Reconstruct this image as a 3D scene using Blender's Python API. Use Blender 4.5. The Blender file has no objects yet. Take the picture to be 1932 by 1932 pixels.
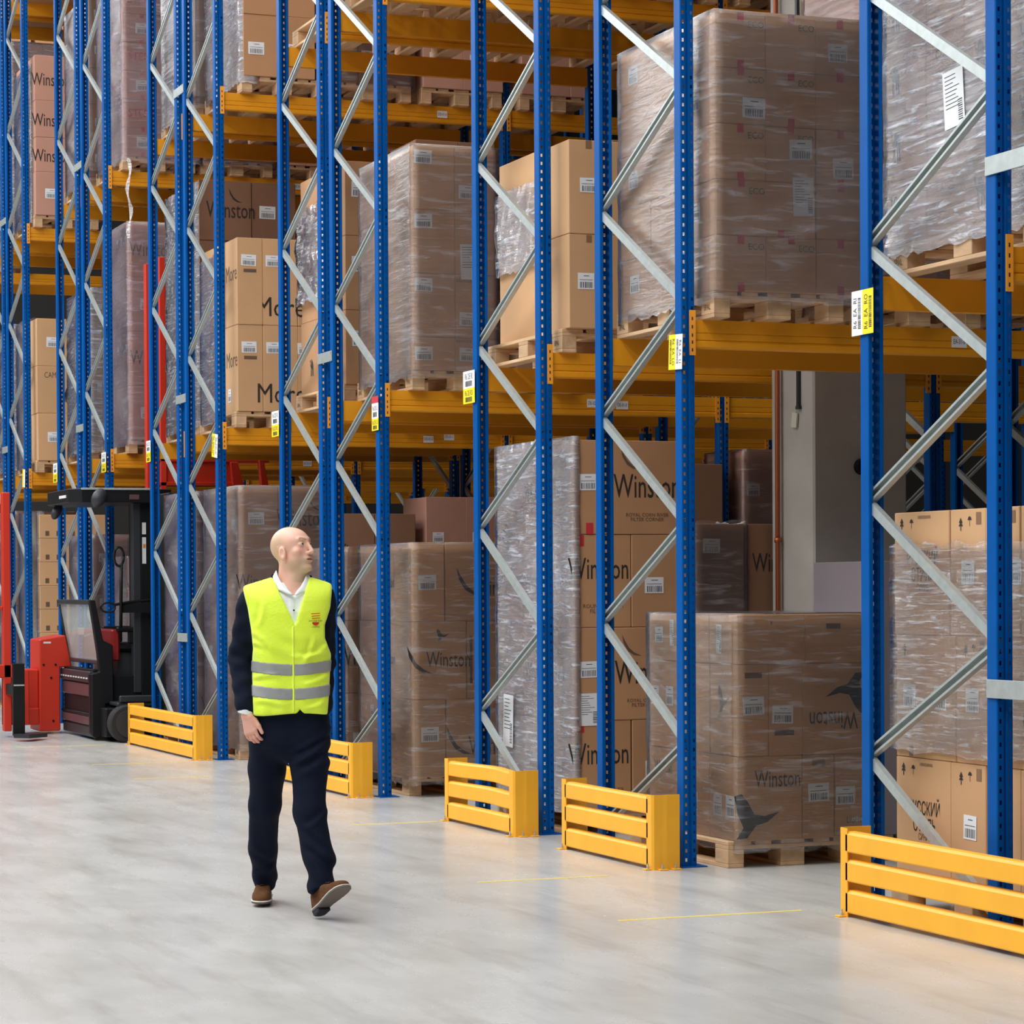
import bpy, bmesh, math, random
import numpy as np
from mathutils import Vector, Matrix
random.seed(7)
SC = bpy.context.scene
COL = SC.collection

# ------------------------------------------------------------------ camera
# X runs into the racks, Y along the corridor away from the camera, Z up (metres)
cd = bpy.data.cameras.new('camera'); cam = bpy.data.objects.new('camera', cd); COL.objects.link(cam)
cd.sensor_width = 36.0; cd.lens = 84.797
cd.shift_x = 0.15714; cd.shift_y = 0.10854
cd.clip_start = 0.1; cd.clip_end = 200
yaw, pit, rol = .3376, .0142, -.0065
F = Vector((math.sin(yaw), math.cos(yaw), 0)); R = Vector((math.cos(yaw), -math.sin(yaw), 0)); U = Vector((0, 0, 1))
F2 = F*math.cos(pit) - U*math.sin(pit); U2 = U*math.cos(pit) + F*math.sin(pit)
R3 = R*math.cos(rol) + U2*math.sin(rol); U3 = U2*math.cos(rol) - R*math.sin(rol)
M = Matrix((R3, U3, -F2)).transposed().to_4x4(); M.translation = Vector((0, 0, 1.5277))
cam.matrix_world = M
SC.camera = cam

# ------------------------------------------------------------------ world, view, lamps
w = bpy.data.worlds.new('world'); SC.world = w; w.use_nodes = True
w.node_tree.nodes['Background'].inputs[0].default_value = (.75, .83, 1, 1)
w.node_tree.nodes['Background'].inputs[1].default_value = 0.3
SC.view_settings.view_transform = 'Standard'; SC.view_settings.look = 'None'
SC.view_settings.gamma = 1.0; SC.view_settings.use_curve_mapping = False
SC.view_settings.exposure = -0.05

def area(name, loc, sx, sy, power, color=(1, .97, .93), rot=(0, 0, 0), spread=math.pi):
    l = bpy.data.lights.new(name, 'AREA'); l.shape = 'RECTANGLE'; l.size = sx; l.size_y = sy
    l.energy = power; l.color = color; l.spread = spread
    o = bpy.data.objects.new(name, l); COL.objects.link(o); o.location = loc; o.rotation_euler = rot
    return o
# ceiling lamps over the corridor and one line of lamps over every aisle
area('corridor_lamp', (-3.6, 19, 10.9), 1.6, 40, 2600, (.97, .98, 1))
area('corridor_lamp', (.4, 19, 10.9), 1.6, 40, 2100, (.97, .98, 1))
area('corridor_lamp', (4.2, 19, 10.9), 1.0, 40, 700, (.98, .98, 1))
area('high_window_light', (-6.6, 19, 8.4), 4.4, 36, 1500, (.93, .97, 1), (0, math.radians(-62), 0))
for y0 in (10.85, 15.65, 19.88, 24.1, 28.33, 32.5):
    area('aisle_lamp', (7.6, y0, 10.9), 2.4, .5, 80, (1, .95, .88))

# ------------------------------------------------------------------ materials
def s2l(c): return tuple(((v/255.0)/12.92 if v/255.0 <= .04045 else ((v/255.0+.055)/1.055)**2.4) for v in c)
MATS = {}
def nodes(m):
    m.use_nodes = True; nt = m.node_tree; return nt, nt.nodes, nt.links, nt.nodes['Principled BSDF']
def mat(name, rgb, rough=.5, metal=0, var=0, vscale=8, bump=0, bscale=60, coat=0, objvar=0, stretch=(1, 1, 1), spec=.5):
    m = bpy.data.materials.new(name); nt, N, L, B = nodes(m); c = s2l(rgb)
    B.inputs['Base Color'].default_value = (*c, 1); B.inputs['Roughness'].default_value = rough
    B.inputs['Metallic'].default_value = metal; B.inputs['Specular IOR Level'].default_value = spec
    if coat: B.inputs['Coat Weight'].default_value = coat
    if var or bump or objvar:
        tc = N.new('ShaderNodeTexCoord'); mp = N.new('ShaderNodeMapping'); L.new(tc.outputs['Object'], mp.inputs[0]); mp.inputs['Scale'].default_value = stretch
    if var or objvar:
        nz = N.new('ShaderNodeTexNoise'); nz.inputs['Scale'].default_value = vscale; nz.inputs['Detail'].default_value = 5; L.new(mp.outputs[0], nz.inputs[0])
        rg = N.new('ShaderNodeMapRange'); rg.inputs[1].default_value = .3; rg.inputs[2].default_value = .7; rg.inputs[3].default_value = 1-var; rg.inputs[4].default_value = 1+var
        L.new(nz.outputs[0], rg.inputs[0]); val = rg.outputs[0]
        if objvar:
            oi = N.new('ShaderNodeObjectInfo'); r2 = N.new('ShaderNodeMapRange'); r2.inputs[3].default_value = 1-objvar; r2.inputs[4].default_value = 1+objvar
            L.new(oi.outputs['Random'], r2.inputs[0]); mu = N.new('ShaderNodeMath'); mu.operation = 'MULTIPLY'; L.new(val, mu.inputs[0]); L.new(r2.outputs[0], mu.inputs[1]); val = mu.outputs[0]
        mx = N.new('ShaderNodeVectorMath'); mx.operation = 'SCALE'; mx.inputs[0].default_value = c; L.new(val, mx.inputs['Scale']); L.new(mx.outputs[0], B.inputs['Base Color'])
    if bump:
        n2 = N.new('ShaderNodeTexNoise'); n2.inputs['Scale'].default_value = bscale; n2.inputs['Detail'].default_value = 3; L.new(mp.outputs[0], n2.inputs[0])
        bp = N.new('ShaderNodeBump'); bp.inputs['Strength'].default_value = bump; bp.inputs['Distance'].default_value = .01; L.new(n2.outputs[0], bp.inputs['Height']); L.new(bp.outputs[0], B.inputs['Normal'])
    MATS[name] = m; return m
BLUE = mat('blue_powder_coat', (0, 82, 156), .4, var=.06, vscale=6, spec=.1)
GALV = mat('galvanised_steel', (184, 192, 190), .4, .5, var=.08, vscale=25)
YEL = mat('yellow_paint', (230, 154, 26), .42, var=.05, vscale=5)
YELG = mat('scuffed_yellow_paint', (250, 180, 42), .45, var=.05, vscale=5, bump=.15, bscale=15)
PLATE = mat('orange_connector_paint', (250, 165, 50), .45)
WOOD = mat('pallet_wood', (205, 168, 128), .75, var=.16, vscale=14, bump=.3, bscale=40, objvar=.14, stretch=(1, .25, 1))
CARD = mat('brown_cardboard', (184, 138, 98), .82, var=.05, vscale=3, objvar=.06, bump=.06, bscale=30)
CARDT = mat('tan_cardboard', (204, 160, 116), .82, var=.04, vscale=3, objvar=.05, bump=.06, bscale=30)
CARDP = mat('pinkish_cardboard', (188, 140, 120), .82, var=.05, vscale=3, objvar=.05)
CARDD = mat('dark_cardboard', (140, 102, 78), .85, var=.05, vscale=3, objvar=.06)
CARDG = mat('grey_board', (118, 108, 112), .8, var=.04, vscale=3)
INK = mat('black_ink', (44, 38, 34), .7)
INKF = mat('faded_ink', (104, 80, 62), .8)
INKR = mat('red_ink', (196, 44, 52), .7)
INKG = mat('green_ink', (92, 110, 70), .8)
PAPER = mat('label_paper', (228, 230, 232), .6)
BAR = mat('barcode_black', (70, 70, 74), .7)
SIGNY = mat('sign_yellow', (250, 226, 20), .5)
SIGNW = mat('sign_white', (238, 240, 240), .5)
TAPE = mat('brown_tape', (140, 104, 76), .4)
BLACK = mat('black_plastic', (18, 19, 21), .5, spec=.25)
DARKM = mat('dark_metal', (52, 54, 58), .42, .2)
DARKP = mat('plum_black_plastic', (66, 52, 56), .4)
RUBBER = mat('black_rubber', (34, 33, 34), .75)
RED = mat('red_paint', (202, 50, 28), .4)
CONC = mat('column_concrete', (170, 164, 156), .85, var=.05, vscale=5, bump=.1)
CONCL = mat('column_concrete_side', (176, 174, 166), .85, var=.1, vscale=4, bump=.1, stretch=(1, 1, .2))
COPPER = mat('copper_pipe', (176, 96, 60), .35, .6)
WALLM = mat('wall_panel', (70, 68, 66), .9)
CEILM = mat('ceiling_panel', (60, 60, 60), .9)

def floor_mat():
    m = bpy.data.materials.new('polished_concrete'); nt, N, L, B = nodes(m)
    tc = N.new('ShaderNodeTexCoord')
    def noise(scale, det, st, rot=0):
        mp = N.new('ShaderNodeMapping'); mp.inputs['Scale'].default_value = st; mp.inputs['Rotation'].default_value = (0, 0, rot); L.new(tc.outputs['Object'], mp.inputs[0])
        n = N.new('ShaderNodeTexNoise'); n.inputs['Scale'].default_value = scale; n.inputs['Detail'].default_value = det; n.inputs['Roughness'].default_value = .6; L.new(mp.outputs[0], n.inputs[0]); return n.outputs[0]
    a = noise(.7, 6, (1, 1, 1)); b = noise(2.2, 6, (1, .5, 1), .5); c = noise(6, 8, (1, .16, 1), -1.15)
    def ramp(src, p0, c0, p1, c1):
        r = N.new('ShaderNodeValToRGB'); r.color_ramp.elements[0].position = p0; r.color_ramp.elements[0].color = (*s2l(c0), 1)
        r.color_ramp.elements[1].position = p1; r.color_ramp.elements[1].color = (*s2l(c1), 1); L.new(src, r.inputs[0]); return r.outputs[0]
    def mul(x, y, f):
        q = N.new('ShaderNodeMix'); q.data_type = 'RGBA'; q.blend_type = 'MULTIPLY'; q.inputs[0].default_value = f; L.new(x, q.inputs[6]); L.new(y, q.inputs[7]); return q.outputs[2]
    base = ramp(a, .35, (190, 189, 184), .65, (200, 200, 196))
    base = mul(base, ramp(b, .3, (232, 230, 225), .62, (255, 255, 255)), .6)
    base = mul(base, ramp(c, .25, (214, 211, 206), .5, (255, 255, 255)), .6)
    L.new(base, B.inputs['Base Color'])
    rr = N.new('ShaderNodeMapRange'); rr.inputs[1].default_value = .3; rr.inputs[2].default_value = .7; rr.inputs[3].default_value = .23; rr.inputs[4].default_value = .30; L.new(b, rr.inputs[0]); L.new(rr.outputs[0], B.inputs['Roughness'])
    bp = N.new('ShaderNodeBump'); bp.inputs['Strength'].default_value = .12; bp.inputs['Distance'].default_value = .01; L.new(c, bp.inputs['Height']); L.new(bp.outputs[0], B.inputs['Normal'])
    B.inputs['Specular IOR Level'].default_value = .55
    return m
FLOORM = floor_mat()

def film_mat(name, opac, streak, tint=(232, 234, 240), bump=.5, rough=.22, sc=14, zs=2.6):
    """thin stretch film: clear where it lies smooth, whitish and shiny where it is pulled into streaks"""
    m = bpy.data.materials.new(name); m.use_nodes = True; nt = m.node_tree; N = nt.nodes; L = nt.links
    N.clear(); out = N.new('ShaderNodeOutputMaterial')
    tc = N.new('ShaderNodeTexCoord'); mp = N.new('ShaderNodeMapping'); mp.inputs['Scale'].default_value = (.35, .35, zs); mp.inputs['Rotation'].default_value = (.12, -.1, 0)
    L.new(tc.outputs['Object'], mp.inputs[0])
    n = N.new('ShaderNodeTexNoise'); n.inputs['Scale'].default_value = sc; n.inputs['Detail'].default_value = 6; n.inputs['Roughness'].default_value = .65; n.inputs['Distortion'].default_value = .5; L.new(mp.outputs[0], n.inputs[0])
    n2 = N.new('ShaderNodeTexNoise'); n2.inputs['Scale'].default_value = 2.2; n2.inputs['Detail'].default_value = 3; L.new(tc.outputs['Object'], n2.inputs[0])
    mr = N.new('ShaderNodeMapRange'); mr.inputs[1].default_value = .52; mr.inputs[2].default_value = .78; mr.inputs[3].default_value = 0; mr.inputs[4].default_value = streak; L.new(n.outputs[0], mr.inputs[0])
    m2 = N.new('ShaderNodeMapRange'); m2.inputs[1].default_value = .3; m2.inputs[2].default_value = .7; m2.inputs[3].default_value = opac*.55; m2.inputs[4].default_value = opac*1.4; L.new(n2.outputs[0], m2.inputs[0])
    ad = N.new('ShaderNodeMath'); ad.operation = 'ADD'; ad.use_clamp = True; L.new(mr.outputs[0], ad.inputs[0]); L.new(m2.outputs[0], ad.inputs[1])
    bp = N.new('ShaderNodeBump'); bp.inputs['Strength'].default_value = bump; bp.inputs['Distance'].default_value = .02; L.new(n.outputs[0], bp.inputs['Height'])
    tr = N.new('ShaderNodeBsdfTransparent'); pb = N.new('ShaderNodeBsdfPrincipled')
    pb.inputs['Base Color'].default_value = (*s2l(tint), 1); pb.inputs['Roughness'].default_value = .45; pb.inputs['Metallic'].default_value = 0; L.new(bp.outputs[0], pb.inputs['Normal'])
    gl = N.new('ShaderNodeBsdfGlossy'); gl.inputs['Roughness'].default_value = rough; L.new(bp.outputs[0], gl.inputs['Normal'])
    mx = N.new('ShaderNodeMixShader'); L.new(ad.outputs[0], mx.inputs[0]); L.new(tr.outputs[0], mx.inputs[1]); L.new(pb.outputs[0], mx.inputs[2])
    lw = N.new('ShaderNodeFresnel'); lw.inputs[0].default_value = 1.45; L.new(bp.outputs[0], lw.inputs['Normal'])
    lm = N.new('ShaderNodeMath'); lm.operation = 'MULTIPLY'; lm.inputs[1].default_value = 2.0; lm.use_clamp = True; L.new(lw.outputs[0], lm.inputs[0])
    mm = N.new('ShaderNodeMixShader'); L.new(lm.outputs[0], mm.inputs[0]); L.new(mx.outputs[0], mm.inputs[1]); L.new(gl.outputs[0], mm.inputs[2])
    L.new(mm.outputs[0], out.inputs[0]); MATS[name] = m; return m
FILM_C = film_mat('clear_stretch_film', .04, .3, sc=11)
FILM_M = film_mat('milky_stretch_film', .09, .3, (226, 228, 236), .35, .3, 9)
FILM_S = film_mat('silvery_stretch_film', .26, 1.0, (236, 238, 246), 1.0, .13, 13, 3.2)
FILM_G = film_mat('glinting_stretch_film', .03, 1.0, (240, 242, 248), .9, .12, 16, 4.5)
FILM_L = film_mat('lilac_stretch_film', .14, .4, (216, 206, 222), .5, .25, 10)

# ------------------------------------------------------------------ mesh helpers
def box(bm, x0, x1, y0, y1, z0, z1, mi=0):
    v = [bm.verts.new((x, y, z)) for z in (z0, z1) for y in (y0, y1) for x in (x0, x1)]
    for f in ((0, 2, 3, 1), (4, 5, 7, 6), (0, 1, 5, 4), (2, 6, 7, 3), (0, 4, 6, 2), (1, 3, 7, 5)):
        bm.faces.new([v[i] for i in f]).material_index = mi
def mesh_of(bm, name, mats, smooth=False, bevel=0, seg=1):
    bmesh.ops.recalc_face_normals(bm, faces=bm.faces[:])
    if bevel: bmesh.ops.bevel(bm, geom=bm.edges[:], offset=bevel, segments=seg, affect='EDGES', clamp_overlap=True)
    me = bpy.data.meshes.new(name); bm.to_mesh(me); bm.free()
    for m in (mats if isinstance(mats, (list, tuple)) else [mats]): me.materials.append(m)
    if smooth:
        for p in me.polygons: p.use_smooth = True
    return me
def boxmesh(name, dims, m, bevel=0):
    bm = bmesh.new()
    for d in dims: box(bm, *d)
    return mesh_of(bm, name, m, bevel=bevel)
def prism(bm, pts, d0, d1, axis='y', mi=0):
    """extrude a 2-D outline: axis y -> pts are (x,z); axis x -> (y,z); axis z -> (x,y)"""
    f = {'y': lambda p, d: (p[0], d, p[1]), 'x': lambda p, d: (d, p[0], p[1]), 'z': lambda p, d: (p[0], p[1], d)}[axis]
    a = [bm.verts.new(f(p, d0)) for p in pts]; b = [bm.verts.new(f(p, d1)) for p in pts]
    bm.faces.new(a).material_index = mi; bm.faces.new(b[::-1]).material_index = mi
    n = len(pts)
    for i in range(n): bm.faces.new((a[i], a[(i+1) % n], b[(i+1) % n], b[i])).material_index = mi
def tube(bm, pts, r, seg=10, mi=0, cap=True):
    rings = []
    pts = [Vector(p) for p in pts]
    for i, p in enumerate(pts):
        t = (pts[min(i+1, len(pts)-1)] - pts[max(i-1, 0)]).normalized()
        s = t.cross(Vector((0, 0, 1))) if abs(t.z) < .9 else t.cross(Vector((0, 1, 0)))
        s.normalize(); u = s.cross(t).normalized(); rr = r[i] if isinstance(r, (list, tuple)) else r
        rings.append([bm.verts.new(p + s*math.cos(k*2*math.pi/seg)*rr + u*math.sin(k*2*math.pi/seg)*rr) for k in range(seg)])
    for a, b in zip(rings, rings[1:]):
        for k in range(seg): bm.faces.new((a[k], a[(k+1) % seg], b[(k+1) % seg], b[k])).material_index = mi
    if cap:
        bm.faces.new(rings[0][::-1]).material_index = mi; bm.faces.new(rings[-1]).material_index = mi
def put(name, me, parent=None, loc=(0, 0, 0), rot=None, mtx=None):
    o = bpy.data.objects.new(name, me); COL.objects.link(o)
    if parent is not None: o.parent = parent
    if mtx is not None: o.matrix_basis = mtx
    else:
        o.location = loc
        if rot: o.rotation_euler = rot
    return o
def tag(o, label, cat, group=None, kind=None):
    if label: o['label'] = label
    if cat: o['category'] = cat
    if group: o['group'] = group
    if kind: o['kind'] = kind
    return o
def empty(name, loc, label, cat, group=None, rot=None):
    o = bpy.data.objects.new(name, None); COL.objects.link(o); o.location = loc; o.empty_display_size = .1
    if rot: o.rotation_euler = rot
    return tag(o, label, cat, group)
def struct(name, me, loc=(0, 0, 0), label=None):
    o = put(name, me, None, loc); o['kind'] = 'structure'
    if label: o['label'] = label
    return o

# ------------------------------------------------------------------ room shell
XA, XB, YA, YB, H = -7.0, 26.0, -5.0, 44.0, 11.2
struct('floor', boxmesh('floor', [(XA, XB, YA, YB, -.2, 0)], FLOORM), label='polished grey concrete warehouse floor with faint streaks')
struct('ceiling', boxmesh('ceiling', [(XA, XB, YA, YB, H, H+.2)], CEILM))
struct('wall_left', boxmesh('wall_left', [(XA-.2, XA, YA, YB, 0, H)], WALLM))
struct('wall_right', boxmesh('wall_right', [(XB, XB+.2, YA, YB, 0, H)], WALLM))
struct('wall_back', boxmesh('wall_back', [(XA, XB, YB, YB+.2, 0, H)], WALLM))
struct('wall_front', boxmesh('wall_front', [(XA, XB, YA-.2, YA, 0, H)], WALLM))

# ------------------------------------------------------------------ racks
X0 = 6.042; W = .08; D = .075; DF = 1.1
NEAR = dict(F0=7.535, F1=8.845, F2=11.77, F3=13.66, F4=16.563, F5=17.873, F6=20.788, F7=22.098, F8=25.014, F9=26.324, F10=29.24, F11=30.55, F12=33.47)
RNAME = dict(F0='rack at the edge', F1='nearest rack', F2='second rack', F3='third rack', F4='fourth rack', F5='fifth rack', F6='sixth rack', F7='seventh rack',
             F8='eighth rack', F9='ninth rack', F10='tenth rack', F11='eleventh rack', F12='twelfth rack')
BAYS = dict(F0=1, F1=1, F2=1, F3=2, F4=2, F5=2, F6=3, F7=3, F8=3, F9=3, F10=3, F11=3, F12=3)
LEV = [2.825, 5.825, 8.825]
HT = 10.3

def upright_mesh():
    bm = bmesh.new()
    def strip(a, b, z0, z1):
        v = [bm.verts.new((a[0], a[1], z0)), bm.verts.new((b[0], b[1], z0)), bm.verts.new((b[0], b[1], z1)), bm.verts.new((a[0], a[1], z1))]
        bm.faces.new(v)
    prof = [(.020, D), (.003, D), (0, D-.003), (0, .006), (.003, .001), (.0095, 0)]
    mid = [(.0215, 0), (.031, 0), (.035, .009), (.045, .009), (.049, 0), (.0585, 0)]
    end = [(.0705, 0), (.077, .001), (W, .006), (W, D-.003), (.077, D), (.060, D)]
    for P in (prof, mid, end):
        for a, b in zip(P, P[1:]): strip(a, b, 0, HT)
    for a, b in (((.0095, 0), (.0215, 0)), ((.0585, 0), (.0705, 0))):
        z = 0
        while z < HT-.05:
            strip(a, b, z, z+.031); z += .05
        strip(a, b, z, HT)
    bmesh.ops.remove_doubles(bm, verts=bm.verts, dist=1e-5)
    me = mesh_of(bm, 'upright', BLUE)
    o = bpy.data.objects.new('tmp', me); COL.objects.link(o)
    md = o.modifiers.new('s', 'SOLIDIFY'); md.thickness = .0022; md.offset = 0
    dg = bpy.context.evaluated_depsgraph_get(); me2 = bpy.data.meshes.new_from_object(o.evaluated_get(dg)); me2.name = 'upright'
    bpy.data.objects.remove(o); return me2
UP = upright_mesh()
def channel(p, q, wdt, dep, side, m, name):
    """C-channel from p to q (y,z plane); side -1: web on the corridor side, +1: open side towards the corridor"""
    p = Vector(p); q = Vector(q); t = (q-p).normalized(); n = Vector((0, -t.z, t.y)); bm = bmesh.new(); h = wdt/2; s = side
    prof = [(0, -h), (0, h)] ; x0 = 0 if s < 0 else dep; xo = dep if s < 0 else 0
    pts = [(xo, -h+.010), (xo, -h), (x0, -h), (x0, h), (xo, h), (xo, h-.010)]
    th = .002
    for a, b in zip(pts, pts[1:]):
        va = []
        for P in (p, q):
            for c in (a, b): va.append(bm.verts.new(P + Vector((c[0], 0, 0)) + n*c[1]))
        bm.faces.new((va[0], va[1], va[3], va[2]))
    bmesh.ops.remove_doubles(bm, verts=bm.verts, dist=1e-5)
    bmesh.ops.solidify(bm, geom=bm.faces[:], thickness=th)
    return mesh_of(bm, name, m)
# braces: from the far upright's node down to the near upright, and up to the near upright
BR_A = channel((0, DF-.035, 0), (0, .035, -.625), .046, .028, -1, GALV, 'brace')
BR_B = channel((0, DF-.035, .03), (0, .035, .565), .046, .028, 1, GALV, 'brace')
BASEP = boxmesh('base_plate', [(-.02, .13, -.03, .10, 0, .006)], BLUE, .001)
BOLT = boxmesh('bolt', [(-.004, .0, -.006, .006, -.006, .006)], GALV, .001)

def beam_mesh(L):
    # front face on y=0 (towards -y), stepped and grooved
    pr = [(0, .155), (0, .088), (.005, .084), (0, .080), (0, .052), (-.0, .048), (.006, .044), (-.006, .034), (-.006, .008), (.0, 0), (.05, 0), (.05, .155)]
    bm = bmesh.new(); prism(bm, pr, 0, L, 'x'); return mesh_of(bm, 'beam', YEL)
LB = 2.78-.083
BEAM = beam_mesh(LB)
def plate_mesh():
    bm = bmesh.new(); box(bm, 0, .036, -.006, .0, 0, .245)
    for z in (.02, .062, .10, .145, .19): box(bm, .012, .020, -.0065, -.005, z, z+.018, 1)
    return mesh_of(bm, 'connector', [PLATE, DARKM])
PLM = plate_mesh()
SP_W = .08
def spacer(len_): return boxmesh('row_spacer', [(-.012, -.004, 0, len_, -.04, .04), (-.018, -.012, .012, .026, -.033, -.019), (-.018, -.012, .012, .026, .019, .033)], GALV, .001)
SPM = spacer(.34)

RACK = {}
def rack(k):
    yn = NEAR[k]; idx = int(k[1:])
    col = 'blue and yellow steel pallet rack'
    r = empty('pallet_rack', (X0, yn, 0), f'{col}, {RNAME[k]} along the corridor' if k != 'F0' else f'{col} cut off by the picture edge', 'rack', 'pallet racks along the corridor')
    RACK[k] = r
    odd = .11 if idx % 2 == 0 else -.49
    for b in range(BAYS[k]+1):
        x = b*2.78
        put('upright', UP, r, (x, 0, 0)); put('upright', UP, r, mtx=Matrix.Translation((x, DF, 0)) @ Matrix.Scale(-1, 4, (0, 1, 0)))
        put('base_plate', BASEP, r, (x, 0, 0)); put('base_plate', BASEP, r, (x, DF-.07, 0))
        z = odd
        top = 9.9 if b == 0 else 3.6
        zmax = top if idx >= 8 else min(top, 7.3 if idx >= 4 else 5.6)
        while z < zmax:
            if z-.63 > 0: put('brace', BR_A, r, (x+.016, 0, z))
            if z > 0 : put('brace', BR_B, r, (x+.026, 0, z))
            z += 1.2
    for b in range(BAYS[k]):
        for li, lz in enumerate(LEV):
            if li == 2 and idx < 8: continue
            if li == 1 and idx < 2: continue
            bx = b*2.78+W+.0025
            bm1 = put('beam', BEAM, r, (bx, .012, lz)); put('connector', PLM, bm1, (-.036, -.0135, -.04))
            put('beam', BEAM, r, mtx=Matrix.Translation((bx, DF-.012, lz)) @ Matrix.Scale(-1, 4, (0, 1, 0)))
            if b == 0:
                bm2 = r.children[-1]; put('connector', PLM, bm2, (-.036, -.0135, -.04))
            elif b:
                put('connector', PLM, bm1, mtx=Matrix.Translation((-.08, -.0135, -.04)) @ Matrix.Scale(-1, 4, (1, 0, 0)))
    return r
for k in NEAR: rack(k)
for a in ('F1', 'F5', 'F7', 'F9', 'F11'):
    r = RACK[a]
    for z in (1.08, 3.325, 6.215): put('row_spacer', SPM, r, (0, -.275, z))

# ------------------------------------------------------------------ floor-fixed corner guards (yellow barriers)
def guard(k, ylen, label, y0=None, bent=False):
    """rails along the corridor, a post with a return at each end; origin at near corner"""
    yn = (NEAR[k]-.06) if y0 is None else y0
    x = 5.822
    g = empty('rack_end_guard', (x, yn, 0), label, 'guard', 'yellow rack end guards')
    h = .405
    for j, (z0, z1) in enumerate(((.02, .125), (.165, .265), (.300, .395))):
        bm = bmesh.new(); n = 10; ring = []
        for i in range(n+1):
            y = .055+(ylen-.11)*i/n; dx = 0
            if bent and j: dx = .035*j*math.exp(-((i/n-.45)/.3)**2)
            ring.append([bm.verts.new((a+dx, y, b)) for a, b in ((.004, z0), (.0, z0+.006), (0, z1-.014), (.010, z1-.002), (.018, z1), (.05, z1), (.05, z0))])
        for a, b in zip(ring, ring[1:]):
            for q in range(7): bm.faces.new((a[q], a[(q+1) % 7], b[(q+1) % 7], b[q]))
        bm.faces.new(ring[0]); bm.faces.new(ring[-1][::-1])
        put('rail', mesh_of(bm, 'rail', YELG), g)
    # near end: angle post with bent face
    bm = bmesh.new(); t = .006
    pr = [(0, .07), (0, .012), (.012, 0), (.065, -.002), (.085, -.004), (.165, .0), (.165, t), (.085, t-.004), (.014, t), (t, .014), (t, .07)]
    prism(bm, pr, 0, h, 'z'); put('corner_post', mesh_of(bm, 'corner_post', YELG), g)
    bm = bmesh.new(); pr2 = [(a, ylen-b) for a, b in pr][::-1]; prism(bm, pr2, 0, h+.005, 'z'); put('corner_post', mesh_of(bm, 'corner_post', YELG), g)
    for (fx, fy) in ((-.035, .01), (.03, -.035), (.11, -.035), (-.035, ylen-.06)):
        f = put('foot_plate', boxmesh('foot_plate', [(fx, fx+.05, fy, fy+.045, 0, .007)], YELG, .002), g)
        put('anchor_bolt', boxmesh('anchor_bolt', [(fx+.017, fx+.029, fy+.012, fy+.024, .007, .022), (fx+.02, fx+.026, fy+.015, fy+.021, .02, .036)], GALV, .001), f)
    return g
guard('F1', 2.42, 'long yellow steel guard at the near right end, three rails before the nearest rack', y0=7.36)
guard('F2', 1.19, 'yellow steel guard with black scuffs on its middle rail, before the second rack', y0=11.71)
guard('F3', 1.16, 'yellow steel guard with top rail bent inwards, before the third rack', y0=13.6, bent=True)
guard('F4', 2.45, 'yellow steel guard half hidden behind the walking man', y0=16.6)
guard('F6', 2.46, 'farthest yellow steel guard, next to the wheel of the red reach truck', y0=20.83)

# ------------------------------------------------------------------ floor markings
YLINE = mat('worn_yellow_line_paint', (232, 208, 92), .6, var=.12, vscale=9)
for x0, x1, y in ((4.8, 5.75, 10.0), (4.75, 5.5, 11.58), (5.15, 5.75, 14.71), (4.8, 5.45, 19.0), (4.85, 5.7, 20.7), (4.7, 5.6, 23.3)):
    o = put('floor_marking', boxmesh('floor_marking', [(0, x1-x0, -.012, .012, 0, .0012)], YLINE), None, (x0, y, 0))
    tag(o, {10.0: 'thin yellow floor line ending at the nearest long guard', 11.58: 'thin yellow floor line in front of the scuffed guard', 14.71: 'thin yellow floor line short of the bent guard',
            19.0: 'thin pale floor line left of the man under the farthest guard', 20.7: 'thin pale floor line meeting the farthest guard corner', 23.3: 'thin pale floor line under the truck forks'}[y], 'floor line', 'painted floor lines')

# ------------------------------------------------------------------ text and marks
TXT = {}
def text_mesh(s, m, sx=1.0, bold=0.0, lines=.9):
    key = (s, m.name, sx, bold)
    if key in TXT: return TXT[key]
    c = bpy.data.curves.new('t', 'FONT'); c.body = s; c.align_x = 'CENTER'; c.align_y = 'CENTER'; c.size = 1; c.offset = 0 if 'M' in s else bold*.25; c.space_line = lines; c.resolution_u = 2
    o = bpy.data.objects.new('t', c); COL.objects.link(o)
    dg = bpy.context.evaluated_depsgraph_get(); me = bpy.data.meshes.new_from_object(o.evaluated_get(dg))
    bpy.data.objects.remove(o); me.materials.clear(); me.materials.append(m); me.name = 'printed_lettering'
    me.transform(Matrix.Scale(sx, 4, (1, 0, 0))); TXT[key] = me; return me
def poly_mesh(name, polys, m):
    bm = bmesh.new()
    for p in polys: bm.faces.new([bm.verts.new((a, b, 0)) for a, b in p])
    bmesh.ops.triangulate(bm, faces=bm.faces[:]); return mesh_of(bm, name, m)
def flat(me): return me
EAGLE_P = [[(-.5, .42), (-.34, .46), (-.2, .30), (-.06, .06), (.16, .02), (.5, .10), (.22, -.10), (-.02, -.16), (-.22, -.40), (-.46, -.42), (-.3, -.2), (-.42, .05)]]
SWOOSH_P = [[(-.5, .5), (-.42, .1), (-.2, -.25), (.1, -.42), (.45, -.45), (.1, -.3), (-.15, -.1), (-.34, .2)]]
CAMEL_P = [[(-.46, .36), (-.34, .44), (-.28, .36), (-.30, .2), (-.18, .12), (-.08, .36), (.04, .46), (.16, .32), (.3, .24), (.38, .05), (.36, -.2), (.40, -.48), (.33, -.48), (.28, -.2), (.2, -.1), (.22, -.46), (.15, -.46), (.1, -.08), (-.04, -.06), (-.04, -.48), (-.1, -.48), (-.12, -.1), (-.16, -.46), (-.22, -.46), (-.2, -.02), (-.3, .06), (-.37, .3)]]
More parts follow.
